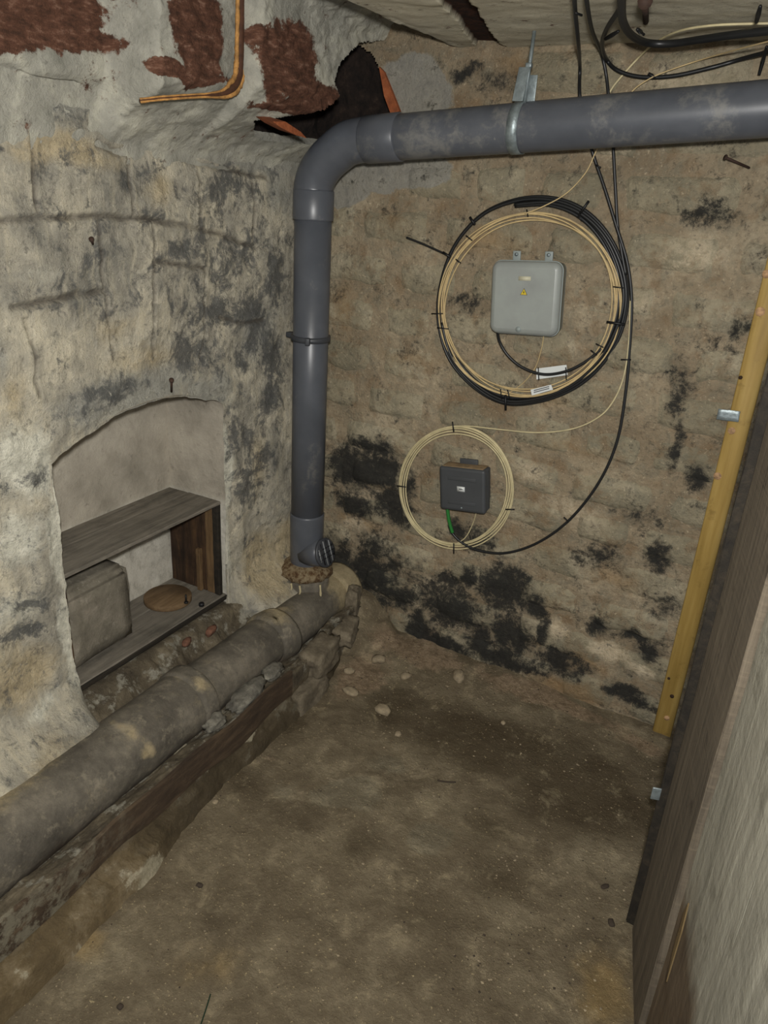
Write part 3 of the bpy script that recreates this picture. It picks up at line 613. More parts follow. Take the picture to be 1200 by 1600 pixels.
# ------------------------------------------------------------------ wooden crate in the recess
def wood(name, c1, c2, c3, along=1, dirt=.5):
    b = NB(name); sc = [24, 24, 24]; sc[along] = 2.2
    g = b.noise(2.2, 7, .7, b.vec('MULTIPLY', b.pos, tuple(sc)), .6)
    base = b.ramp(g, [(.3, c1), (.5, c2), (.7, c3)])
    base = b.mix(b.step(b.noise(9, 7, .7), .48, .66, 0, dirt), base, tuple(int(v * .55) for v in c1))
    return b.done(base, .82, b.math('ADD', g, b.math('MULTIPLY', b.noise(60, 5), .3)), .5, .004, spec=.25)
M_BOARD = wood('grey_board', (88, 84, 76), (112, 106, 96), (132, 125, 113), 1, .3)
M_DARKW = wood('dark_brown_board', (38, 28, 20), (56, 41, 29), (84, 62, 40), 2, .5)
M_PALEW = wood('orange_brown_edge', (80, 62, 42), (100, 79, 54), (122, 98, 70), 2, .3)
M_EDGE = wood('black_edge_board', (30, 27, 24), (40, 36, 30), (54, 47, 38), 1, .3)
cr = thing('wooden_crate', 'old open wooden crate lying on its side as a shelf in the arched recess', 'crate', (XL, 1.36, .25))
y0, y1 = NY0 + .004, NY1 - .004
xt = XL - .012
ZT, ZB = .590, .258
def board(name, x0, x1, ya, yb, za, zb, m, rough=.0015):
    o = link(name, bevel_box(x1 - x0, yb - ya, zb - za, .002, 1, 10, rough, TR((x0 + x1) / 2, (ya + yb) / 2, (za + zb) / 2)), m, cr); return flat(o)
tb = board('top_board', xt - .125, xt, y0, y1, ZT - .011, ZT, M_BOARD)
board('top_board', xt - .203, xt - .128, y0, y1, ZT - .013, ZT - .002, M_BOARD)
board('bottom_board', xt - .115, xt + .004, y0, y1 + .01, ZB, ZB + .012, M_BOARD)
board('bottom_board', xt - .203, xt - .119, y0, y1, ZB, ZB + .014, M_BOARD)
board('bottom_edge', xt + .004, xt + .010, y0, y1 + .01, ZB - .004, ZB + .010, M_EDGE)
board('side_board', xt - .200, xt - .055, y1 - .013, y1, ZB + .014, ZT - .014, M_DARKW)
board('side_board', xt - .053, xt - .024, y1 - .014, y1, ZB + .014, ZT - .014, M_PALEW)
board('side_board', xt - .023, xt - .001, y1 - .016, y1, ZB + .014, ZT - .011, M_EDGE)
board('side_board', xt - .200, xt - .01, y0, y0 + .013, ZB + .014, ZT - .013, M_DARKW)
board('corner_post', xt - .085, xt - .068, y1 - .026, y1 - .013, ZB + .014, ZB + .16, M_PALEW)
zf = ZB + .0135
M_BLOCK = (lambda b: b.done(b.mix(b.step(b.noise(45, 7, .8), .54, .68, 0, .6), b.ramp(b.noise(14, 8, .7), [(.3, (92, 87, 76)), (.5, (116, 110, 97)), (.7, (138, 130, 116))]), (160, 152, 138)), .92, b.noise(50, 8, .75), .9, .006))(NB('stone_block'))
bm = bmesh.new(); bmesh.ops.create_cube(bm, size=1); bmesh.ops.scale(bm, vec=(.140, .245, .232), verts=bm.verts)
bmesh.ops.bevel(bm, geom=bm.edges[:], offset=.022, segments=3, affect='EDGES')
bmesh.ops.subdivide_edges(bm, edges=bm.edges[:], cuts=5, use_grid_fill=True)
from mathutils import noise as mn
for v in bm.verts:
    v.co *= 1 + .05 * mn.noise(v.co * 9) + .02 * mn.noise(v.co * 30)
bmesh.ops.transform(bm, matrix=TR(xt - .112, 1.206, zf + .118, rz=.03), verts=bm.verts)
me = bpy.data.meshes.new('m'); bm.to_mesh(me); bm.free()
tag(link('stone_block', me, M_BLOCK), 'large rounded grey stone block on the bottom of the crate', 'stone')
dc = at(2, zf + .018, 262, 930)
M_DISC = wood('round_lid_wood', (84, 66, 46), (104, 84, 60), (120, 99, 74), 1, .4)
tag(link('wooden_disc', tube([(dc[0], dc[1], zf), (dc[0], dc[1], zf + .002), (dc[0], dc[1], zf + .016), (dc[0], dc[1], zf + .018)], [.070, .072, .072, .070], 48), M_DISC), 'round brown wooden disc lying beside the stone block in the crate', 'disc')
c = at(2, zf + .018, 291, 942); M_DARKM = plain('dark_iron', (34, 32, 30), .6, .3)
sc = thing('bolt', 'small dark bolt standing on its head at the edge of the wooden disc', 'bolt', (c[0], c[1], zf + .018))
link('head', tube([(c[0], c[1], zf + .018), (c[0], c[1], zf + .022)], .007, 6), M_DARKM, sc); link('shaft', tube([(c[0], c[1], zf + .022), (c[0], c[1], zf + .046)], .003, 8), M_DARKM, sc)
c = at(2, zf, 315, 946); tag(link('bottle_cap', tube([(c[0], c[1], zf - .001), (c[0], c[1], zf + .008), (c[0], c[1], zf + .010)], [.0085, .0085, .006], 16), M_BLACK), 'small black cap lying near the right front corner of the crate', 'cap')
# rubble slope under the crate
gy_, gt = np.meshgrid(np.linspace(NY0 - .10, NY1 + .10, 130), np.linspace(0, 1, 26))
X_ = XL - .21 + .30 * gt; Z__ = ZB - .020 - .075 * sst(.70, 1, gt)
q = fbm(gy_, gt * .3, .06, 4, 121) * .026 * sst(.66, .8, gt)
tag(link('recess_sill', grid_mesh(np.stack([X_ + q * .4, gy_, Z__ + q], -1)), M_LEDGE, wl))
M_BRICKBIT = plain('dull_red_brick', (104, 72, 56), .9, var=.2, scale=70, bump=.5)
for k, (u, v, s) in enumerate([(330, 985, (.012, .026, .012)), (292, 1003, (.010, .020, .010))]):
    c = at(0, -1.355, u, v)
    tag(link('brick_fragment', rock(c, s, 40 + k, 2, .2), M_BRICKBIT), ['red brick fragment in the rubble under the right end of the crate', 'smaller red brick fragment left of the other one under the crate'][k], 'brick')

# ------------------------------------------------------------------ curved strip and marks on the vault
bp = [at(0, -1.243, 377, -45), at(0, -1.243, 375, 30), at(0, -1.246, 374, 90), at(0, -1.244, 371, 122), at(0, -1.238, 361, 138), at(0, -1.238, 345, 147), at(0, -1.246, 300, 150), at(0, -1.262, 255, 153), at(0, -1.275, 218, 157)]
bs = thing('corner_bead', 'ochre and brown bent edging bead on the vault above the recess wall', 'bead', tuple(bp[4]))
M_OCHRE = plain('ochre_edge', (160, 118, 66), .8, var=.25, scale=60, bump=.6); M_GROOVE = plain('brown_groove', (70, 44, 28), .8, var=.2, scale=60)
core = spline(bp, 8)
nc = len(core); fade = [min(1, max(.25, 1.25 - 1.1 * max(0, i / nc - .42) / .3)) for i in range(nc)]
link('groove', tube(core, [.0100 * f for f in fade], 10, wob=.1), M_GROOVE, bs)
for s_, sz in ((1, .006), (-1, .0075)):
    pth = []
    for i, p_ in enumerate(core):
        t = _n(np.array(core[min(i + 1, len(core) - 1)]) - np.array(core[max(i - 1, 0)])); nn_ = _n(np.cross(t, [1, 0, 0])); pth.append(np.array(p_) + nn_ * s_ * .0115 * fade[i] + np.array([.002, 0, 0]))
    link('lip', tube(pth, [sz * .85 * max(.35, f) for f in fade], 8, wob=.5), M_OCHRE, bs)

# ------------------------------------------------------------------ cables
M_CABLE = plain('black_cable_sheath', (26, 27, 28), .42, var=.1, spec=.45); M_BEIGE = plain('beige_cable_sheath', (186, 164, 120), .55, var=.08)
M_CREAM = plain('cream_cable_sheath', (190, 178, 140), .55, var=.08); M_TIE = plain('black_tie', (16, 16, 17), .5); M_GREEN = plain('green_sleeve', (40, 112, 48), .5)
def wp(u, v, off=.018):
    """on the back wall, or on the ceiling where the sight line meets that first"""
    a = at(1, YB - off, u, v)
    return a if a[2] < ZC - off else at(2, ZC - off, u, v)
def cable(name, pts, r, m, off=.018, parent=None, n=8, seg=8, closed=False):
    L = [wp(p[0], p[1], p[2] if len(p) > 2 else off) for p in pts]
    return link(name, tube(spline(L, n, closed), r, seg, closed), m, parent)
BL = [(790, 631), (742, 606), (703, 562), (685, 505), (687, 448), (708, 386), (750, 337), (803, 313), (858, 309), (908, 325), (948, 362), (974, 415), (981, 470), (968, 525), (938, 572), (898, 606), (846, 627)]
bc = thing('black_cable_coil', 'large coil of black cable tied in a ring round the light grey box', 'cable', tuple(wp(833, 470)))
for k in range(5):
    pts = []
    for i, (u, v) in enumerate(BL if k < 2 else BL[7:] + BL[:(4, 2, 3)[k - 2]]):
        du, dv_ = u - 833, v - 470; t = max(0, (u - 780) / 200)
        s = 1 - (.011 + .012 * t) * k - (0 if k < 2 else .016 * random.random()) + .004 * math.sin(i + k * 2)
        pts.append((833 + du * s, 470 + dv_ * s, .014 + .004 * (k % 3)))
    cable('cable', pts, .0046, M_CABLE, parent=bc, n=6, closed=k < 2)
for (u, v, du, dv_) in [(790, 629, 0, 12), (962, 505, 14, 2), (913, 324, 7, -10), (738, 345, 4, 6), (698, 398, 6, 4)]:
    link('cable_tie', tube([wp(u - du, v - dv_, .030), wp(u + du, v + dv_, .030)], .0035, 6), M_TIE, bc)
gc = thing('beige_cable_coil', 'ring of thin beige cable lying inside the black coil around the light grey box', 'cable', tuple(wp(828, 475)))
for k in range(6):
    pts = []
    for i in range(16):
        a_ = 2 * math.pi * i / 16
        rx = 142 - 2.2 * k + 3.0 * math.sin(a_ * 2 + k * 1.9) + 1.5 * math.sin(3 * a_ + k); ry = 146 - 2.2 * k + 3.0 * math.cos(a_ * 2 + k * 1.3)
        pts.append((827 + rx * math.cos(a_) - 10 * math.sin(a_) * .2, 476 + ry * math.sin(a_) - 4 * math.cos(a_), .022 + .002 * (k % 2)))
    cable('cable', pts, .0021, M_BEIGE, parent=gc, n=5, seg=6, closed=True)
for (u, v, du, dv_) in [(824, 333, 1, 6), (906, 341, 3, 4), (716, 408, 4, 3), (683, 490, 9, 0), (692, 513, 9, 1), (783, 616, 1, 8), (795, 617, 2, 8), (966, 449, 8, 1), (937, 540, 6, 3), (928, 551, 5, 4), (733, 372, 5, 4)]:
    link('cable_tie', tube([wp(u - du, v - dv_, .028), wp(u + du, v + dv_, .028)], .0018, 6), M_TIE, gc)
sc_ = thing('small_cream_cable_coil', 'smaller ring of cream cable around the dark grey box', 'cable', tuple(wp(713, 762)))
for k in range(5):
    pts = []
    for i in range(16):
        a_ = 2 * math.pi * i / 16; rx = 89 - 2.2 * k + 1.5 * math.sin(2 * a_ + k); ry = 96 - 2.6 * k + 2 * math.cos(a_ + k)
        pts.append((713 + rx * math.cos(a_), 762 + ry * math.sin(a_), .018 + .002 * (k % 2)))
    cable('cable', pts, .0024, M_CREAM, parent=sc_, n=5, seg=6, closed=True)
for (u, v, du, dv_) in [(708, 667, 1, 8), (627, 760, 7, 1), (797, 796, 7, 0), (709, 857, 0, 8)]:
    link('cable_tie', tube([wp(u - du, v - dv_, .026), wp(u + du, v + dv_, .026)], .0022, 6), M_TIE, sc_)
mc = thing('long_black_cable', 'long black cable sweeping from the ceiling down right of the coils to the dark box', 'cable', tuple(wp(978, 600)))
cable('sheath', [(896, -30), (899, 20), (903, 60, .040), (906, 100, .045), (906, 150, .045), (915, 200, .034), (928, 245), (945, 295), (962, 350), (980, 410), (987, 470), (984, 540), (978, 610), (964, 690), (935, 755), (890, 812), (840, 848), (790, 864), (748, 860), (722, 848), (706, 832, .022), (702, 822, .028)], .0042, M_CABLE, parent=mc, off=.022)
cable('green_sleeve', [(707, 832, .024), (702, 815, .03), (699, 794, .035)], .0058, M_GREEN, parent=mc)
for (u, v, du, dv_) in [(978, 562, 8, 0), (885, 812, -4, -4), (935, 260, 4, 2), (904, 22, 5, 2)]:
    link('cable_tie', tube([wp(u - du, v - dv_, .028), wp(u + du, v + dv_, .028)], .0022, 6), M_TIE, mc)
c2 = cable('black_cable', [(914, -30), (918, 10), (926, 50), (938, 78), (946, 110), (951, 150), (956, 200), (959, 245), (962, 300), (966, 360), (978, 430)], .0042, M_CABLE, off=.020)
tag(c2, 'black cable running just right of the long one, behind the high pipe into the coil', 'cable')
c3 = cable('black_cable', [(982, -30), (970, 10), (948, 45), (941, 70), (947, 92), (965, 110), (1000, 120), (1050, 119), (1110, 106), (1160, 92), (1240, 70)], .0048, M_CABLE, off=.026)
tag(c3, 'black cable looping under the ceiling and leaving right just above the pipe', 'cable')
c4 = cable('thick_black_cable', [(972, -40), (971, 0), (974, 35), (988, 56), (1012, 67), (1050, 68), (1100, 61), (1150, 54), (1260, 42)], .0075, M_CABLE, off=.030, seg=12)
tag(c4, 'thickest black cable curving off right at the top edge', 'cable')
tag(cable('cream_cable', [(1260, 36), (1180, 37), (1110, 40), (1060, 49), (1025, 66), (1000, 88), (975, 115), (955, 140), (944, 165)], .0024, M_CREAM, off=.014), 'pale cream cable crossing behind the black loops above the pipe', 'cable')
tag(cable('thin_beige_cable', [(1260, 50), (1180, 70), (1100, 92), (1040, 112), (1010, 126), (985, 146), (955, 190), (932, 235), (915, 270), (885, 302), (850, 322), (820, 334)], .0016, M_BEIGE, off=.036), 'thin beige wire from top right passing behind the pipe to the coil top', 'cable')
tag(cable('thin_cream_cable', [(985, 470), (982, 540), (974, 590), (958, 627), (935, 652), (895, 670), (840, 676), (780, 671), (735, 666), (708, 666)], .0021, M_CREAM, off=.024), 'thin cream wire joining the large coil to the small coil', 'cable')
tag(cable('short_black_cable', [(777, 516, .045), (781, 535, .03), (795, 557, .024), (818, 575, .022), (850, 585, .024), (885, 580, .026), (915, 565, .024), (940, 545, .022)], .0042, M_CABLE), 'short black cable hanging from the light grey box into the coil', 'cable')
tag(cable('thin_beige_wire', [(850, 522, .04), (846, 545, .03), (836, 575, .022), (818, 598, .02), (795, 614, .022)], .0012, M_BEIGE), 'hair thin beige wire from the light grey box to the coil', 'cable')
tag(cable('thin_cream_wire', [(745, 798, .04), (738, 820, .028), (725, 842, .024), (700, 855, .022)], .0016, M_CREAM), 'short cream wire from the dark grey box to the small coil', 'cable')
tag(cable('cable_stub', [(635, 371, .03), (665, 383, .022), (700, 399, .016)], .003, M_TIE), 'black stub of cable sticking out left of the large coil', 'cable')
for k, (u, v, du, dv_, lab) in enumerate([(1185, 22, 3, -12, 'cable clip on the cream cable at the top right'), (1192, 95, 6, -22, 'black clip hanging at the right edge above the pipe'), (1001, 50, 5, 4, 'small black clip at the bend of the thickest cable'), (956, 55, 10, -6, 'black cable clip on the loop left of the thickest cable'), (1018, 118, 5, 3, 'small black tie on the loop cable above the pipe')]):
    tag(link('cable_clip', tube([wp(u - du, v - dv_, .034), wp(u, v, .03), wp(u + du, v + dv_, .036)], [.0035, .0045, .003], 6), M_TIE), lab, 'clip')
M_NAIL = plain('rusty_nail', (58, 42, 34), .8, .2, var=.2, scale=80)
def nail(u0, v0, u1, v1, r, lab, ax=1, val=YB, out=.05, nm='nail'):
    a = at(ax, val - (.0 if ax == 1 else 0), u1, v1); s_ = -1 if ax == 1 else 1
    b__ = at(ax, val + s_ * out, u0, v0); t = thing(nm, lab, 'nail', tuple(a))
    link('shaft', tube([a, b__], r, 8), M_NAIL, t); dd = _n(b__ - a); link('head', tube([b__, b__ + dd * .002], r * 2.1, 10), M_NAIL, t)
nail(1134, 246, 1172, 263, .003, 'rusty nail in the stone wall under the right end of the high pipe')
nail(1008, 2, 1009, 34, .006, 'thick rusty bolt poking from the ceiling between the cables', 2, ZC, -.03)
nail(143, 374, 145, 381, .0028, 'rusty nail stub in the upper left plaster', 0, XL + .01, .012)
nail(268, 594, 268, 612, .003, 'dark nail above the arched recess', 0, XL, .03)

# label tags on the cables
M_TAG = plain('white_plastic', (205, 208, 206), .25); M_INK = plain('printed_ink', (70, 72, 74), .6)
def quad_on(name, corners, off, th, m, parent=None):
    return flat(shard([wp(u, v, off) for u, v in corners], th, name, parent, m, (0, 1, 0)))
tg = thing('blank_cable_tag', 'blank shiny white plastic tag under the light grey box', 'tag', tuple(wp(862, 580)))
quad_on('plate', [(838, 576), (838, 593), (887, 586), (885, 570)], .020, .002, M_TAG, tg)
for u in (841, 884): link('cable_tie', tube([wp(u, 574, .026), wp(u + 1, 594, .026)], .0016, 6), M_TIE, tg)
tg = thing('printed_cable_tag', 'small printed white tag tied to the beige coil below the blank tag', 'tag', tuple(wp(845, 610)))
quad_on('plate', [(829, 609), (831, 618), (864, 609), (861, 601)], .032, .002, M_TAG, tg)
for k in range(2): quad_on('print', [(834, 609.5 + 3 * k), (834, 611 + 3 * k), (858, 604.6 + 3 * k), (858, 603.2 + 3 * k)], .0325, .001, M_INK, tg)

# ------------------------------------------------------------------ boxes on the back wall
def rounded_plate(w, h, r, y0_, y1_, inset=0.0, seg=6):
    pts = []
    for cxs, czs, a0 in ((w / 2 - r, h / 2 - r, 0), (-w / 2 + r, h / 2 - r, 90), (-w / 2 + r, -h / 2 + r, 180), (w / 2 - r, -h / 2 + r, 270)):
        for k in range(seg + 1):
            a_ = math.radians(a0 + 90 * k / seg); pts.append((cxs, czs, math.cos(a_), math.sin(a_)))
    return pts
def shell(w, h, r, rings):
    """rings = [(depth in -y, outward offset)] closed by a cap at the front and back"""
    pts = rounded_plate(w, h, r, 0, 0); V = []; F = []; n = len(pts)
    for dep_, off in rings:
        for cxs, czs, c_, s_ in pts: V.append((cxs + (r + off) * c_, -dep_, czs + (r + off) * s_))
    for i in range(len(rings) - 1):
        for k in range(n): j = (k + 1) % n; F.append((i * n + k, (i + 1) * n + k, (i + 1) * n + j, i * n + j)[::-1])
    F.append(tuple(range(n))[::-1][::-1]); F.append(tuple((len(rings) - 1) * n + k for k in range(n))[::-1])
    return mesh(V, F)
def place(me, M):
    me.transform(M); bm = bmesh.new(); bm.from_mesh(me); bmesh.ops.recalc_face_normals(bm, faces=bm.faces[:])
    for f in bm.faces: f.smooth = len(f.verts) < 9
    bmesh.ops.split_edges(bm, edges=[e for e in bm.edges if any(len(f.verts) > 9 for f in e.link_faces)])
    bm.to_mesh(me); bm.free(); return me
M_BOX1 = plain('light_grey_box_plastic', (138, 142, 138), .38, var=.05, scale=12); M_BOX1B = plain('box_rim_plastic', (134, 142, 140), .45)
tl, tr_, bl, br = [at(1, YB - .062, u, v) for u, v in ((774, 407), (883, 409), (760, 519), (868, 527))]
ctr = (tl + tr_ + bl + br) / 4; w1 = np.linalg.norm((tr_ - tl + br - bl) / 2); h1 = np.linalg.norm((tl - bl + tr_ - br) / 2)
ro = math.atan2((tr_ - tl)[2] + (br - bl)[2], (tr_ - tl)[0] + (br - bl)[0])
bx1 = thing('light_grey_junction_box', 'light grey junction box with rounded lid and yellow warning triangle inside the large coil', 'box', (ctr[0], YB, ctr[2]))
B1 = TR(ctr[0], YB - .010, ctr[2], ry=-ro)
link('body', place(shell(w1, h1, .024, [(0, -.004), (.034, -.002), (.036, .001), (.042, .001)]), B1), M_BOX1B, bx1, smooth=False)
link('lid', place(shell(w1, h1, .024, [(.042, -.001), (.050, -.001), (.056, -.004), (.060, -.010), (.062, -.016)]), B1), M_BOX1, bx1, smooth=False)
for dx_ in (-.045, .045):
    link('mounting_lug', bevel_box(.022, .006, .026, .002, M=B1 @ TR(dx_, -.006, h1 / 2 + .010)), M_BOX1B, bx1)
    link('lug_screw', tube([tuple(B1 @ Vector((dx_, -.008, h1 / 2 + .014))), tuple(B1 @ Vector((dx_, -.012, h1 / 2 + .014)))], .005, 10), M_ZINC, bx1)
link('latch', tube([tuple(B1 @ Vector((-.010, -.060, -h1 / 2 + .016))), tuple(B1 @ Vector((-.010, -.0635, -h1 / 2 + .016)))], .0075, 16), M_BOX1B, bx1)
link('sticker', bevel_box(.034, .0006, .011, 0, M=B1 @ TR(.000, -.0625, h1 / 2 - .044)), plain('aged_sticker', (186, 182, 158), .5), bx1)
def tri(s, z0_, y_, M_):
    V = [tuple(M_ @ Vector((s * x_, y_ - t_, z0_ + s * z_))) for t_ in (0, .0005) for x_, z_ in ((-1, -.58), (1, -.58), (0, 1.15))]
    return mesh(V, [(0, 1, 2)[::-1], (3, 4, 5), (0, 1, 4, 3), (1, 2, 5, 4), (2, 0, 3, 5)])
ws = flat(link('warning_triangle', tri(.0105, .016, -.0622, B1), M_INK, bx1))
flat(link('yellow_field', tri(.0085, .016, -.0628, B1), plain('warning_yellow', (196, 172, 40), .5), bx1))
flat(link('lightning_bolt', mesh([tuple(B1 @ Vector((x_ * .001, -.0636, .016 + z_ * .001))) for x_, z_ in ((1, 6), (-2.4, .6), (-.2, .6), (-1.2, -4), (2.4, 1.6), (.2, 1.6))], [(0, 1, 2, 5), (5, 2, 3, 4)]), M_TIE, bx1))

M_BOX2 = plain('dark_grey_box_plastic', (64, 66, 68), .5, var=.05, scale=14); M_DUST = plain('settled_dust', (132, 112, 84), .95, var=.15, scale=60)
tl, tr_, bl, br = [at(1, YB - .062, u, v) for u, v in ((689, 729), (763, 737), (686, 794), (752, 803))]
ctr = (tl + tr_ + bl + br) / 4; w2 = np.linalg.norm((tr_ - tl + br - bl) / 2); h2 = np.linalg.norm((tl - bl + tr_ - br) / 2)
ro = math.atan2((tr_ - tl)[2] + (br - bl)[2], (tr_ - tl)[0] + (br - bl)[0])
bx2 = thing('dark_grey_junction_box', 'small dark grey junction box with dusty top and white sticker inside the small coil', 'box', (ctr[0], YB, ctr[2]))
B2 = TR(ctr[0], YB - .008, ctr[2], ry=-ro)
link('body', place(shell(w2, h2, .008, [(0, -.003), (.040, 0), (.041, -.002)]), B2), M_BOX2, bx2, smooth=False)
link('lid', place(shell(w2, h2, .008, [(.041, .001), (.051, .001), (.055, -.003), (.056, -.008)]), B2), M_BOX2, bx2, smooth=False)
link('lid_ridge', bevel_box(w2 * .62, .003, .012, .0012, M=B2 @ TR(0, -.056, h2 * .26)), M_BOX2, bx2)
link('lid_ridge', bevel_box(w2 * .62, .003, .012, .0012, M=B2 @ TR(0, -.056, -h2 * .30)), M_BOX2, bx2)
link('dust_layer', bevel_box(w2 * .9, .046, .0025, .001, M=B2 @ TR(0, -.026, h2 / 2 + .0010)), M_DUST, bx2)
link('mounting_lug', bevel_box(.060, .008, .020, .003, M=B2 @ TR(.004, -.006, h2 / 2 + .008)), M_BOX2, bx2)
link('sticker', bevel_box(.026, .0006, .016, 0, M=B2 @ TR(-.003, -.0565, .004)), M_TAG, bx2)
link('sticker_print', bevel_box(.012, .0004, .003, 0, M=B2 @ TR(-.003, -.0570, .004)), M_INK, bx2)
link('lid_screw', tube([tuple(B2 @ Vector((-.002, -.055, -h2 / 2 + .012))), tuple(B2 @ Vector((-.002, -.058, -h2 / 2 + .012)))], .003, 10), M_ZINC, bx2)

# ------------------------------------------------------------------ yellow batten
M_YEL = (lambda b: b.done(b.mix(b.step(b.noise(26, 6, .7), .56, .72, 0, .45), b.ramp(b.noise(2, 6, .6, b.vec('MULTIPLY', b.pos, (26, 26, 1.6))), [(.3, (140, 114, 58)), (.5, (156, 129, 70)), (.7, (170, 144, 84))]), (104, 82, 40)), .6, b.noise(3, 6, .6, b.vec('MULTIPLY', b.pos, (40, 40, 2))), .25, .003))(NB('yellow_painted_wood'))
yl_, yr_ = at(2, 0, 1018, 1146), at(2, 0, 1048, 1150); yb_ = .5 * (yl_[1] + yr_[1])
xa, xb = at(1, yb_, 1018, 1146)[0], at(1, yb_, 1048, 1150)[0]
yt = thing('yellow_batten', 'tall yellow wooden batten standing against the stone wall beside the weathered boards', 'batten', ((xa + xb) / 2, yb_, 0))
link('batten', bevel_box(xb - xa, .024, ZC + .03, .003, 1, 0, 0, TR((xa + xb) / 2, yb_ + .013, (ZC + .03) / 2 - .01)), M_YEL, yt)
M_KNOT = plain('plugged_hole', (176, 140, 104), .8, var=.2, scale=90, bump=.5); M_HOLE = plain('dark_hole', (50, 34, 20), .9)
for (u, v, r, m) in [(1198, 428, .010, M_KNOT), (1188, 487, .011, M_KNOT), (1157, 590, .005, M_HOLE), (1143, 673, .009, M_KNOT), (1121, 744, .010, M_KNOT), (1050, 1088, .006, M_HOLE), (1042, 1122, .008, M_KNOT), (1045, 1060, .004, M_HOLE)]:
    c = at(1, yb_, u, v); link('knot', tube([(c[0], yb_ + .004, c[2]), (c[0], yb_ - .0012, c[2])], r, 14, wob=.15), m, yt)
c = at(1, yb_ - .004, 1138, 649)
link('metal_plate', bevel_box(.052, .002, .028, .0008, 1, 6, .0012, TR(c[0], c[1], c[2], ry=-.05)), M_ZINC, yt)

# ------------------------------------------------------------------ weathered board partition at the right
D0 = at(2, 0, 988, 1452); D1 = at(2, 0, 990, 1600); dd = _n((D1 - D0) * [1, 1, 0]); nn3 = np.array([-dd[1], dd[0], 0.0])   # away from the room
if nn3[0] < 0: nn3 = -nn3
def sdoor(u, v):
    d_ = ROT @ np.array([u - 600.0, -(v - 800.0), -FPX]); t = ((D0 - EYE) @ nn3) / (d_ @ nn3); p_ = EYE + t * d_; return (p_ - D0) @ dd, p_[2]
print('door s', [tuple(round(float(q), 3) for q in sdoor(u, v)) for u, v in [(1200, 640), (1060, 1375), (1200, 907), (1114, 1204), (1200, 1267), (1123, 1510), (1078, 1411), (1100, 1460), (1096, 1600)]])
b = NB('weathered_dark_board'); g = b.noise(2.0, 7, .7, b.vec('MULTIPLY', b.pos, (30, 30, 1.6)), .5)
base = b.ramp(g, [(.3, (74, 67, 57)), (.5, (96, 87, 74)), (.7, (116, 106, 91))])
sw = b.noise(2.2, 5, .6, b.vec('MULTIPLY', b.pos, (2, 2, 60))); base = b.mix(b.step(sw, .5, .64, 0, .22), base, (124, 112, 94))
base = b.mix(b.step(b.noise(12, 7, .75), .55, .7, 0, .6), base, (46, 40, 33))
M_WB = b.done(base, .85, b.math('ADD', g, b.math('MULTIPLY', sw, .5)), .5, .004)
b = NB('whitewashed_board'); g = b.noise(2.2, 7, .7, b.vec('MULTIPLY', b.pos, (14, 14, 1.2)), .5)
z3 = b.n.new('ShaderNodeSeparateXYZ'); b.l.new(b.pos, z3.inputs[0])
base = b.ramp(g, [(.3, (122, 119, 106)), (.5, (146, 142, 128)), (.72, (170, 166, 150))])
base = b.mix(b.step(b.noise(9, 7, .7), .52, .7, 0, .6), base, (84, 80, 66))
brm = b.step(b.math('ADD', z3.outputs[2], b.math('MULTIPLY_ADD', b.noise(5, 5), .30, -.15)), .50, .38, 0, .85)
base = b.mix(brm, base, b.ramp(g, [(.35, (70, 52, 34)), (.65, (98, 78, 54))]))
M_WW = b.done(base, .88, b.math('ADD', g, b.noise(40, 6)), .5, .005)
M_SPLIT = wood('fresh_split_wood', (92, 76, 50), (110, 92, 62), (122, 106, 76), 2, .2)
pa = thing('board_partition', 'weathered vertical board partition at the right edge, dark outer board then whitewashed boards', 'partition', (float(D0[0]), float(D0[1]), 0))
def dboard(name, s0, s1, z0_, z1_, out, th, m, rough=.0015):
    c = D0 + dd * (s0 + s1) / 2 + nn3 * (out + th / 2); a_ = math.atan2(dd[1], dd[0])
    return flat(link(name, bevel_box(s1 - s0, th, z1_ - z0_, .003, 1, 22, rough, TR(c[0], c[1], (z0_ + z1_) / 2, rz=a_)), m, pa))
s_post = .250
SB = [s_post, .53, .81, 1.08, 1.35]
dboard('board', 0, s_post, .0, ZC + .01, 0, .028, M_WB)['label'] = 'dark brown weathered outer board'
for k in range(len(SB) - 1): dboard('board', SB[k] + .002, SB[k + 1] - .002, .004 + .01 * random.random(), ZC + .01, .012 - .003 * k, .022, M_WW)
dboard('gap_backing', .01, SB[-1], .0, ZC + .01, .033, .012, M_EDGE, 0)  # added sheet, there to make the gaps between the boards dark
tag(pa.children[1], 'whitewashed board with a brown worn foot')
# dark strip and bracket on the outer edge
ey = float(D0[1]) + .010
jx = at(1, ey, 1036, 1215)[0]
flat(link('jamb_batten', bevel_box(.05, .022, ZC, .002, 1, 20, .002, TR(jx + .025, ey + .012, ZC / 2 + .003)), M_EDGE, pa))
shard([D0 + dd * sdz + nn3 * -.0012 + np.array([0, 0, z]) for sdz, z in [(.352, .30), (.338, .36), (.336, .45), (.344, .475), (.352, .42)]], .002, 'split', pa, M_SPLIT, -nn3)
shard([at(1, ey, u, v) for u, v in [(973, 1462), (992, 1466), (1020, 1350), (1047, 1205), (1031, 1236), (1003, 1345)]], .022, 'edge_batten', pa, M_EDGE, (0, 1, 0))
c = at(1, ey - .004, 1025, 1240); link('bracket', bevel_box(.018, .004, .030, .0015, M=TR(float(c[0]), float(c[1]), float(c[2]), rz=.3)), M_ZINC, pa)

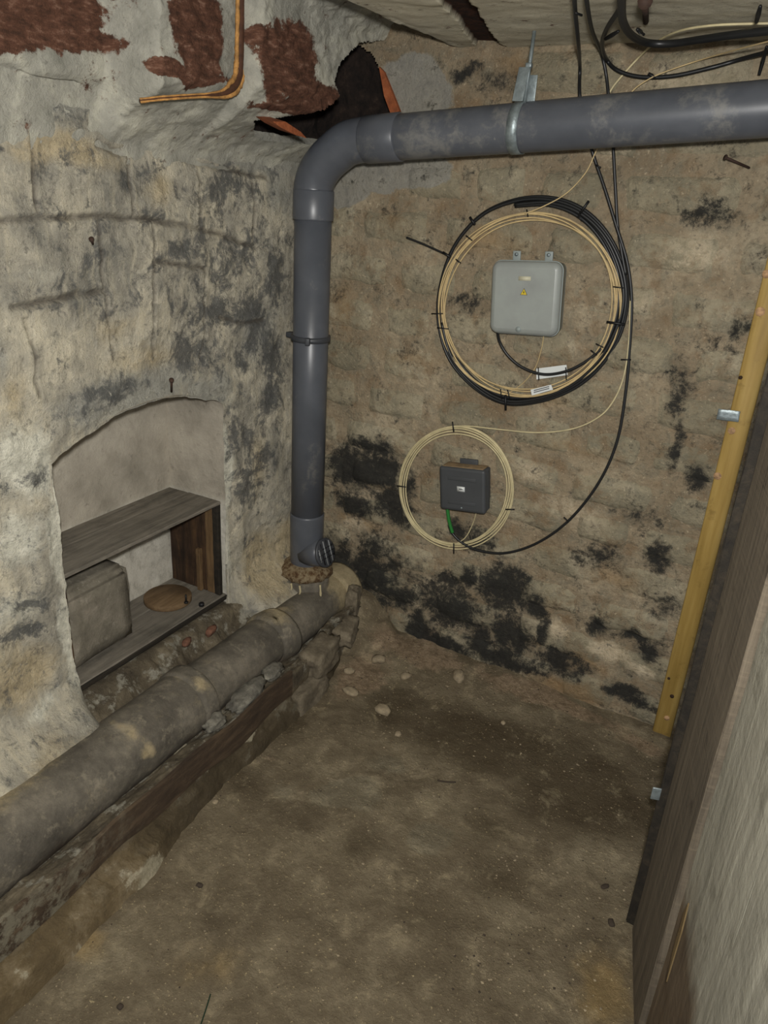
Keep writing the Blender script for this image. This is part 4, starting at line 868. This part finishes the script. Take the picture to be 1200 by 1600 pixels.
# ------------------------------------------------------------------ bits on the floor
M_PALE = plain('pale_pebble', (140, 127, 104), .9, var=.15, scale=60, bump=.6)
def ground(u, v):
    p_ = at(2, 0, u, v)
    for _ in range(3): p_ = at(2, float(floor_z(np.array([[p_[0]]]), np.array([[p_[1]]]))[0, 0]), u, v)
    return p_
for k, (u, v, s, lab) in enumerate([
        (598, 1111, (.026, .020, .012), 'largest pale stone lying on the floor in front of the back wall'),
        (634, 1058, (.018, .014, .010), 'pale pebble behind the largest pale stone'),
        (716, 1058, (.030, .018, .014), 'flat pinkish stone at the foot of the mouldy wall'),
        (548, 1082, (.028, .018, .009), 'flat tan stone left of the largest pale stone'),
        (545, 1050, (.020, .014, .010), 'tan stone in the rubble bank below the upright stone'),
        (622, 1148, (.012, .010, .006), 'small pale chip in front of the largest pale stone'),
        (336, 1254, (.008, .008, .006), 'lone small white pebble near the left ledge'),
        (592, 1032, (.024, .016, .012), 'tan stone on the rubble bank in the corner'),
        (786, 1130, (.008, .007, .005), 'tiny pale pebble below the orange stained wall foot')]):
    c = ground(u, v); tag(link('pebble', rock((c[0], c[1], c[2] + s[2] * .45), s, 60 + k, 2, k, rough=.3), M_PALE), lab, 'stone')
M_DIRT = plain('dark_crumb', (56, 47, 38), .9)
for k, (u, v, s, lab) in enumerate([(312, 1384, (.008, .006, .004), 'small dark crumb on the floor left of centre'), (945, 1386, (.011, .006, .004), 'dark chip on the floor near the board partition'), (955, 1443, (.010, .007, .005), 'dark chip beside the foot of the dark outer board'), (188, 1574, (.006, .006, .004), 'dark crumb at the bottom left')]):
    c = ground(u, v); tag(link('crumb', rock((c[0], c[1], c[2] + .002), s, 80 + k, 2, k), M_DIRT), lab, 'chip')
pth = [ground(u, v) + [0, 0, .004] for u, v in ((683, 1221), (695, 1223), (712, 1224))]
tag(link('twig', tube(spline(pth, 4), .0022, 6), M_DIRT), 'thin dark twig lying in the middle of the floor', 'twig')
pth = [ground(u, v) + [0, 0, .003] for u, v in ((329, 1555), (322, 1578), (313, 1605))]
tag(link('wire_scrap', tube(spline(pth, 5), .0014, 6), plain('dark_green_wire', (22, 44, 30), .5)), 'scrap of dark green wire on the floor at the bottom edge', 'wire')
for nm_, L, s, m, lab in (
        ('gravel', [((-1.06, -.03), (0, 2.08), 700)], (.0014, .0036), M_PALE, 'scattered pale grit and crumbs on the earth floor'),
        ('dark_grit', [((-1.05, -.03), (.3, 2.08), 300)], (.0014, .0034), M_DIRT, 'dark grit scattered over the earth floor')):
    V = []; F = []
    for (xr, yr, n) in L:
        for i in range(n):
            x, y = random.uniform(*xr), random.uniform(*yr)
            if random.random() < .35: y = random.uniform(1.75, 2.09)
            if random.random() < .2: x = random.uniform(-.35, -.05); y = random.uniform(.9, 1.5)
            q = random.uniform(*s) * random.uniform(.6, 1.2); z = float(floor_z(np.array([[x]]), np.array([[y]]))[0, 0]); o = len(V); t = random.random() * 6
            for (a_, b__, c_) in ((1, 0, 0), (-1, 0, 0), (0, 1, 0), (0, -1, 0), (0, 0, 1), (0, 0, -1)):
                V.append((x + q * (a_ * math.cos(t) - b__ * math.sin(t)) * random.uniform(.7, 1.3), y + q * (a_ * math.sin(t) + b__ * math.cos(t)), z + q * .3 + c_ * q * .7))
            for f_ in ((0, 2, 4), (2, 1, 4), (1, 3, 4), (3, 0, 4), (2, 0, 5), (1, 2, 5), (3, 1, 5), (0, 3, 5)): F.append(tuple(o + j for j in f_))
    o = flat(link(nm_, mesh(V, F), m)); tag(o, lab, 'grit', kind='stuff')
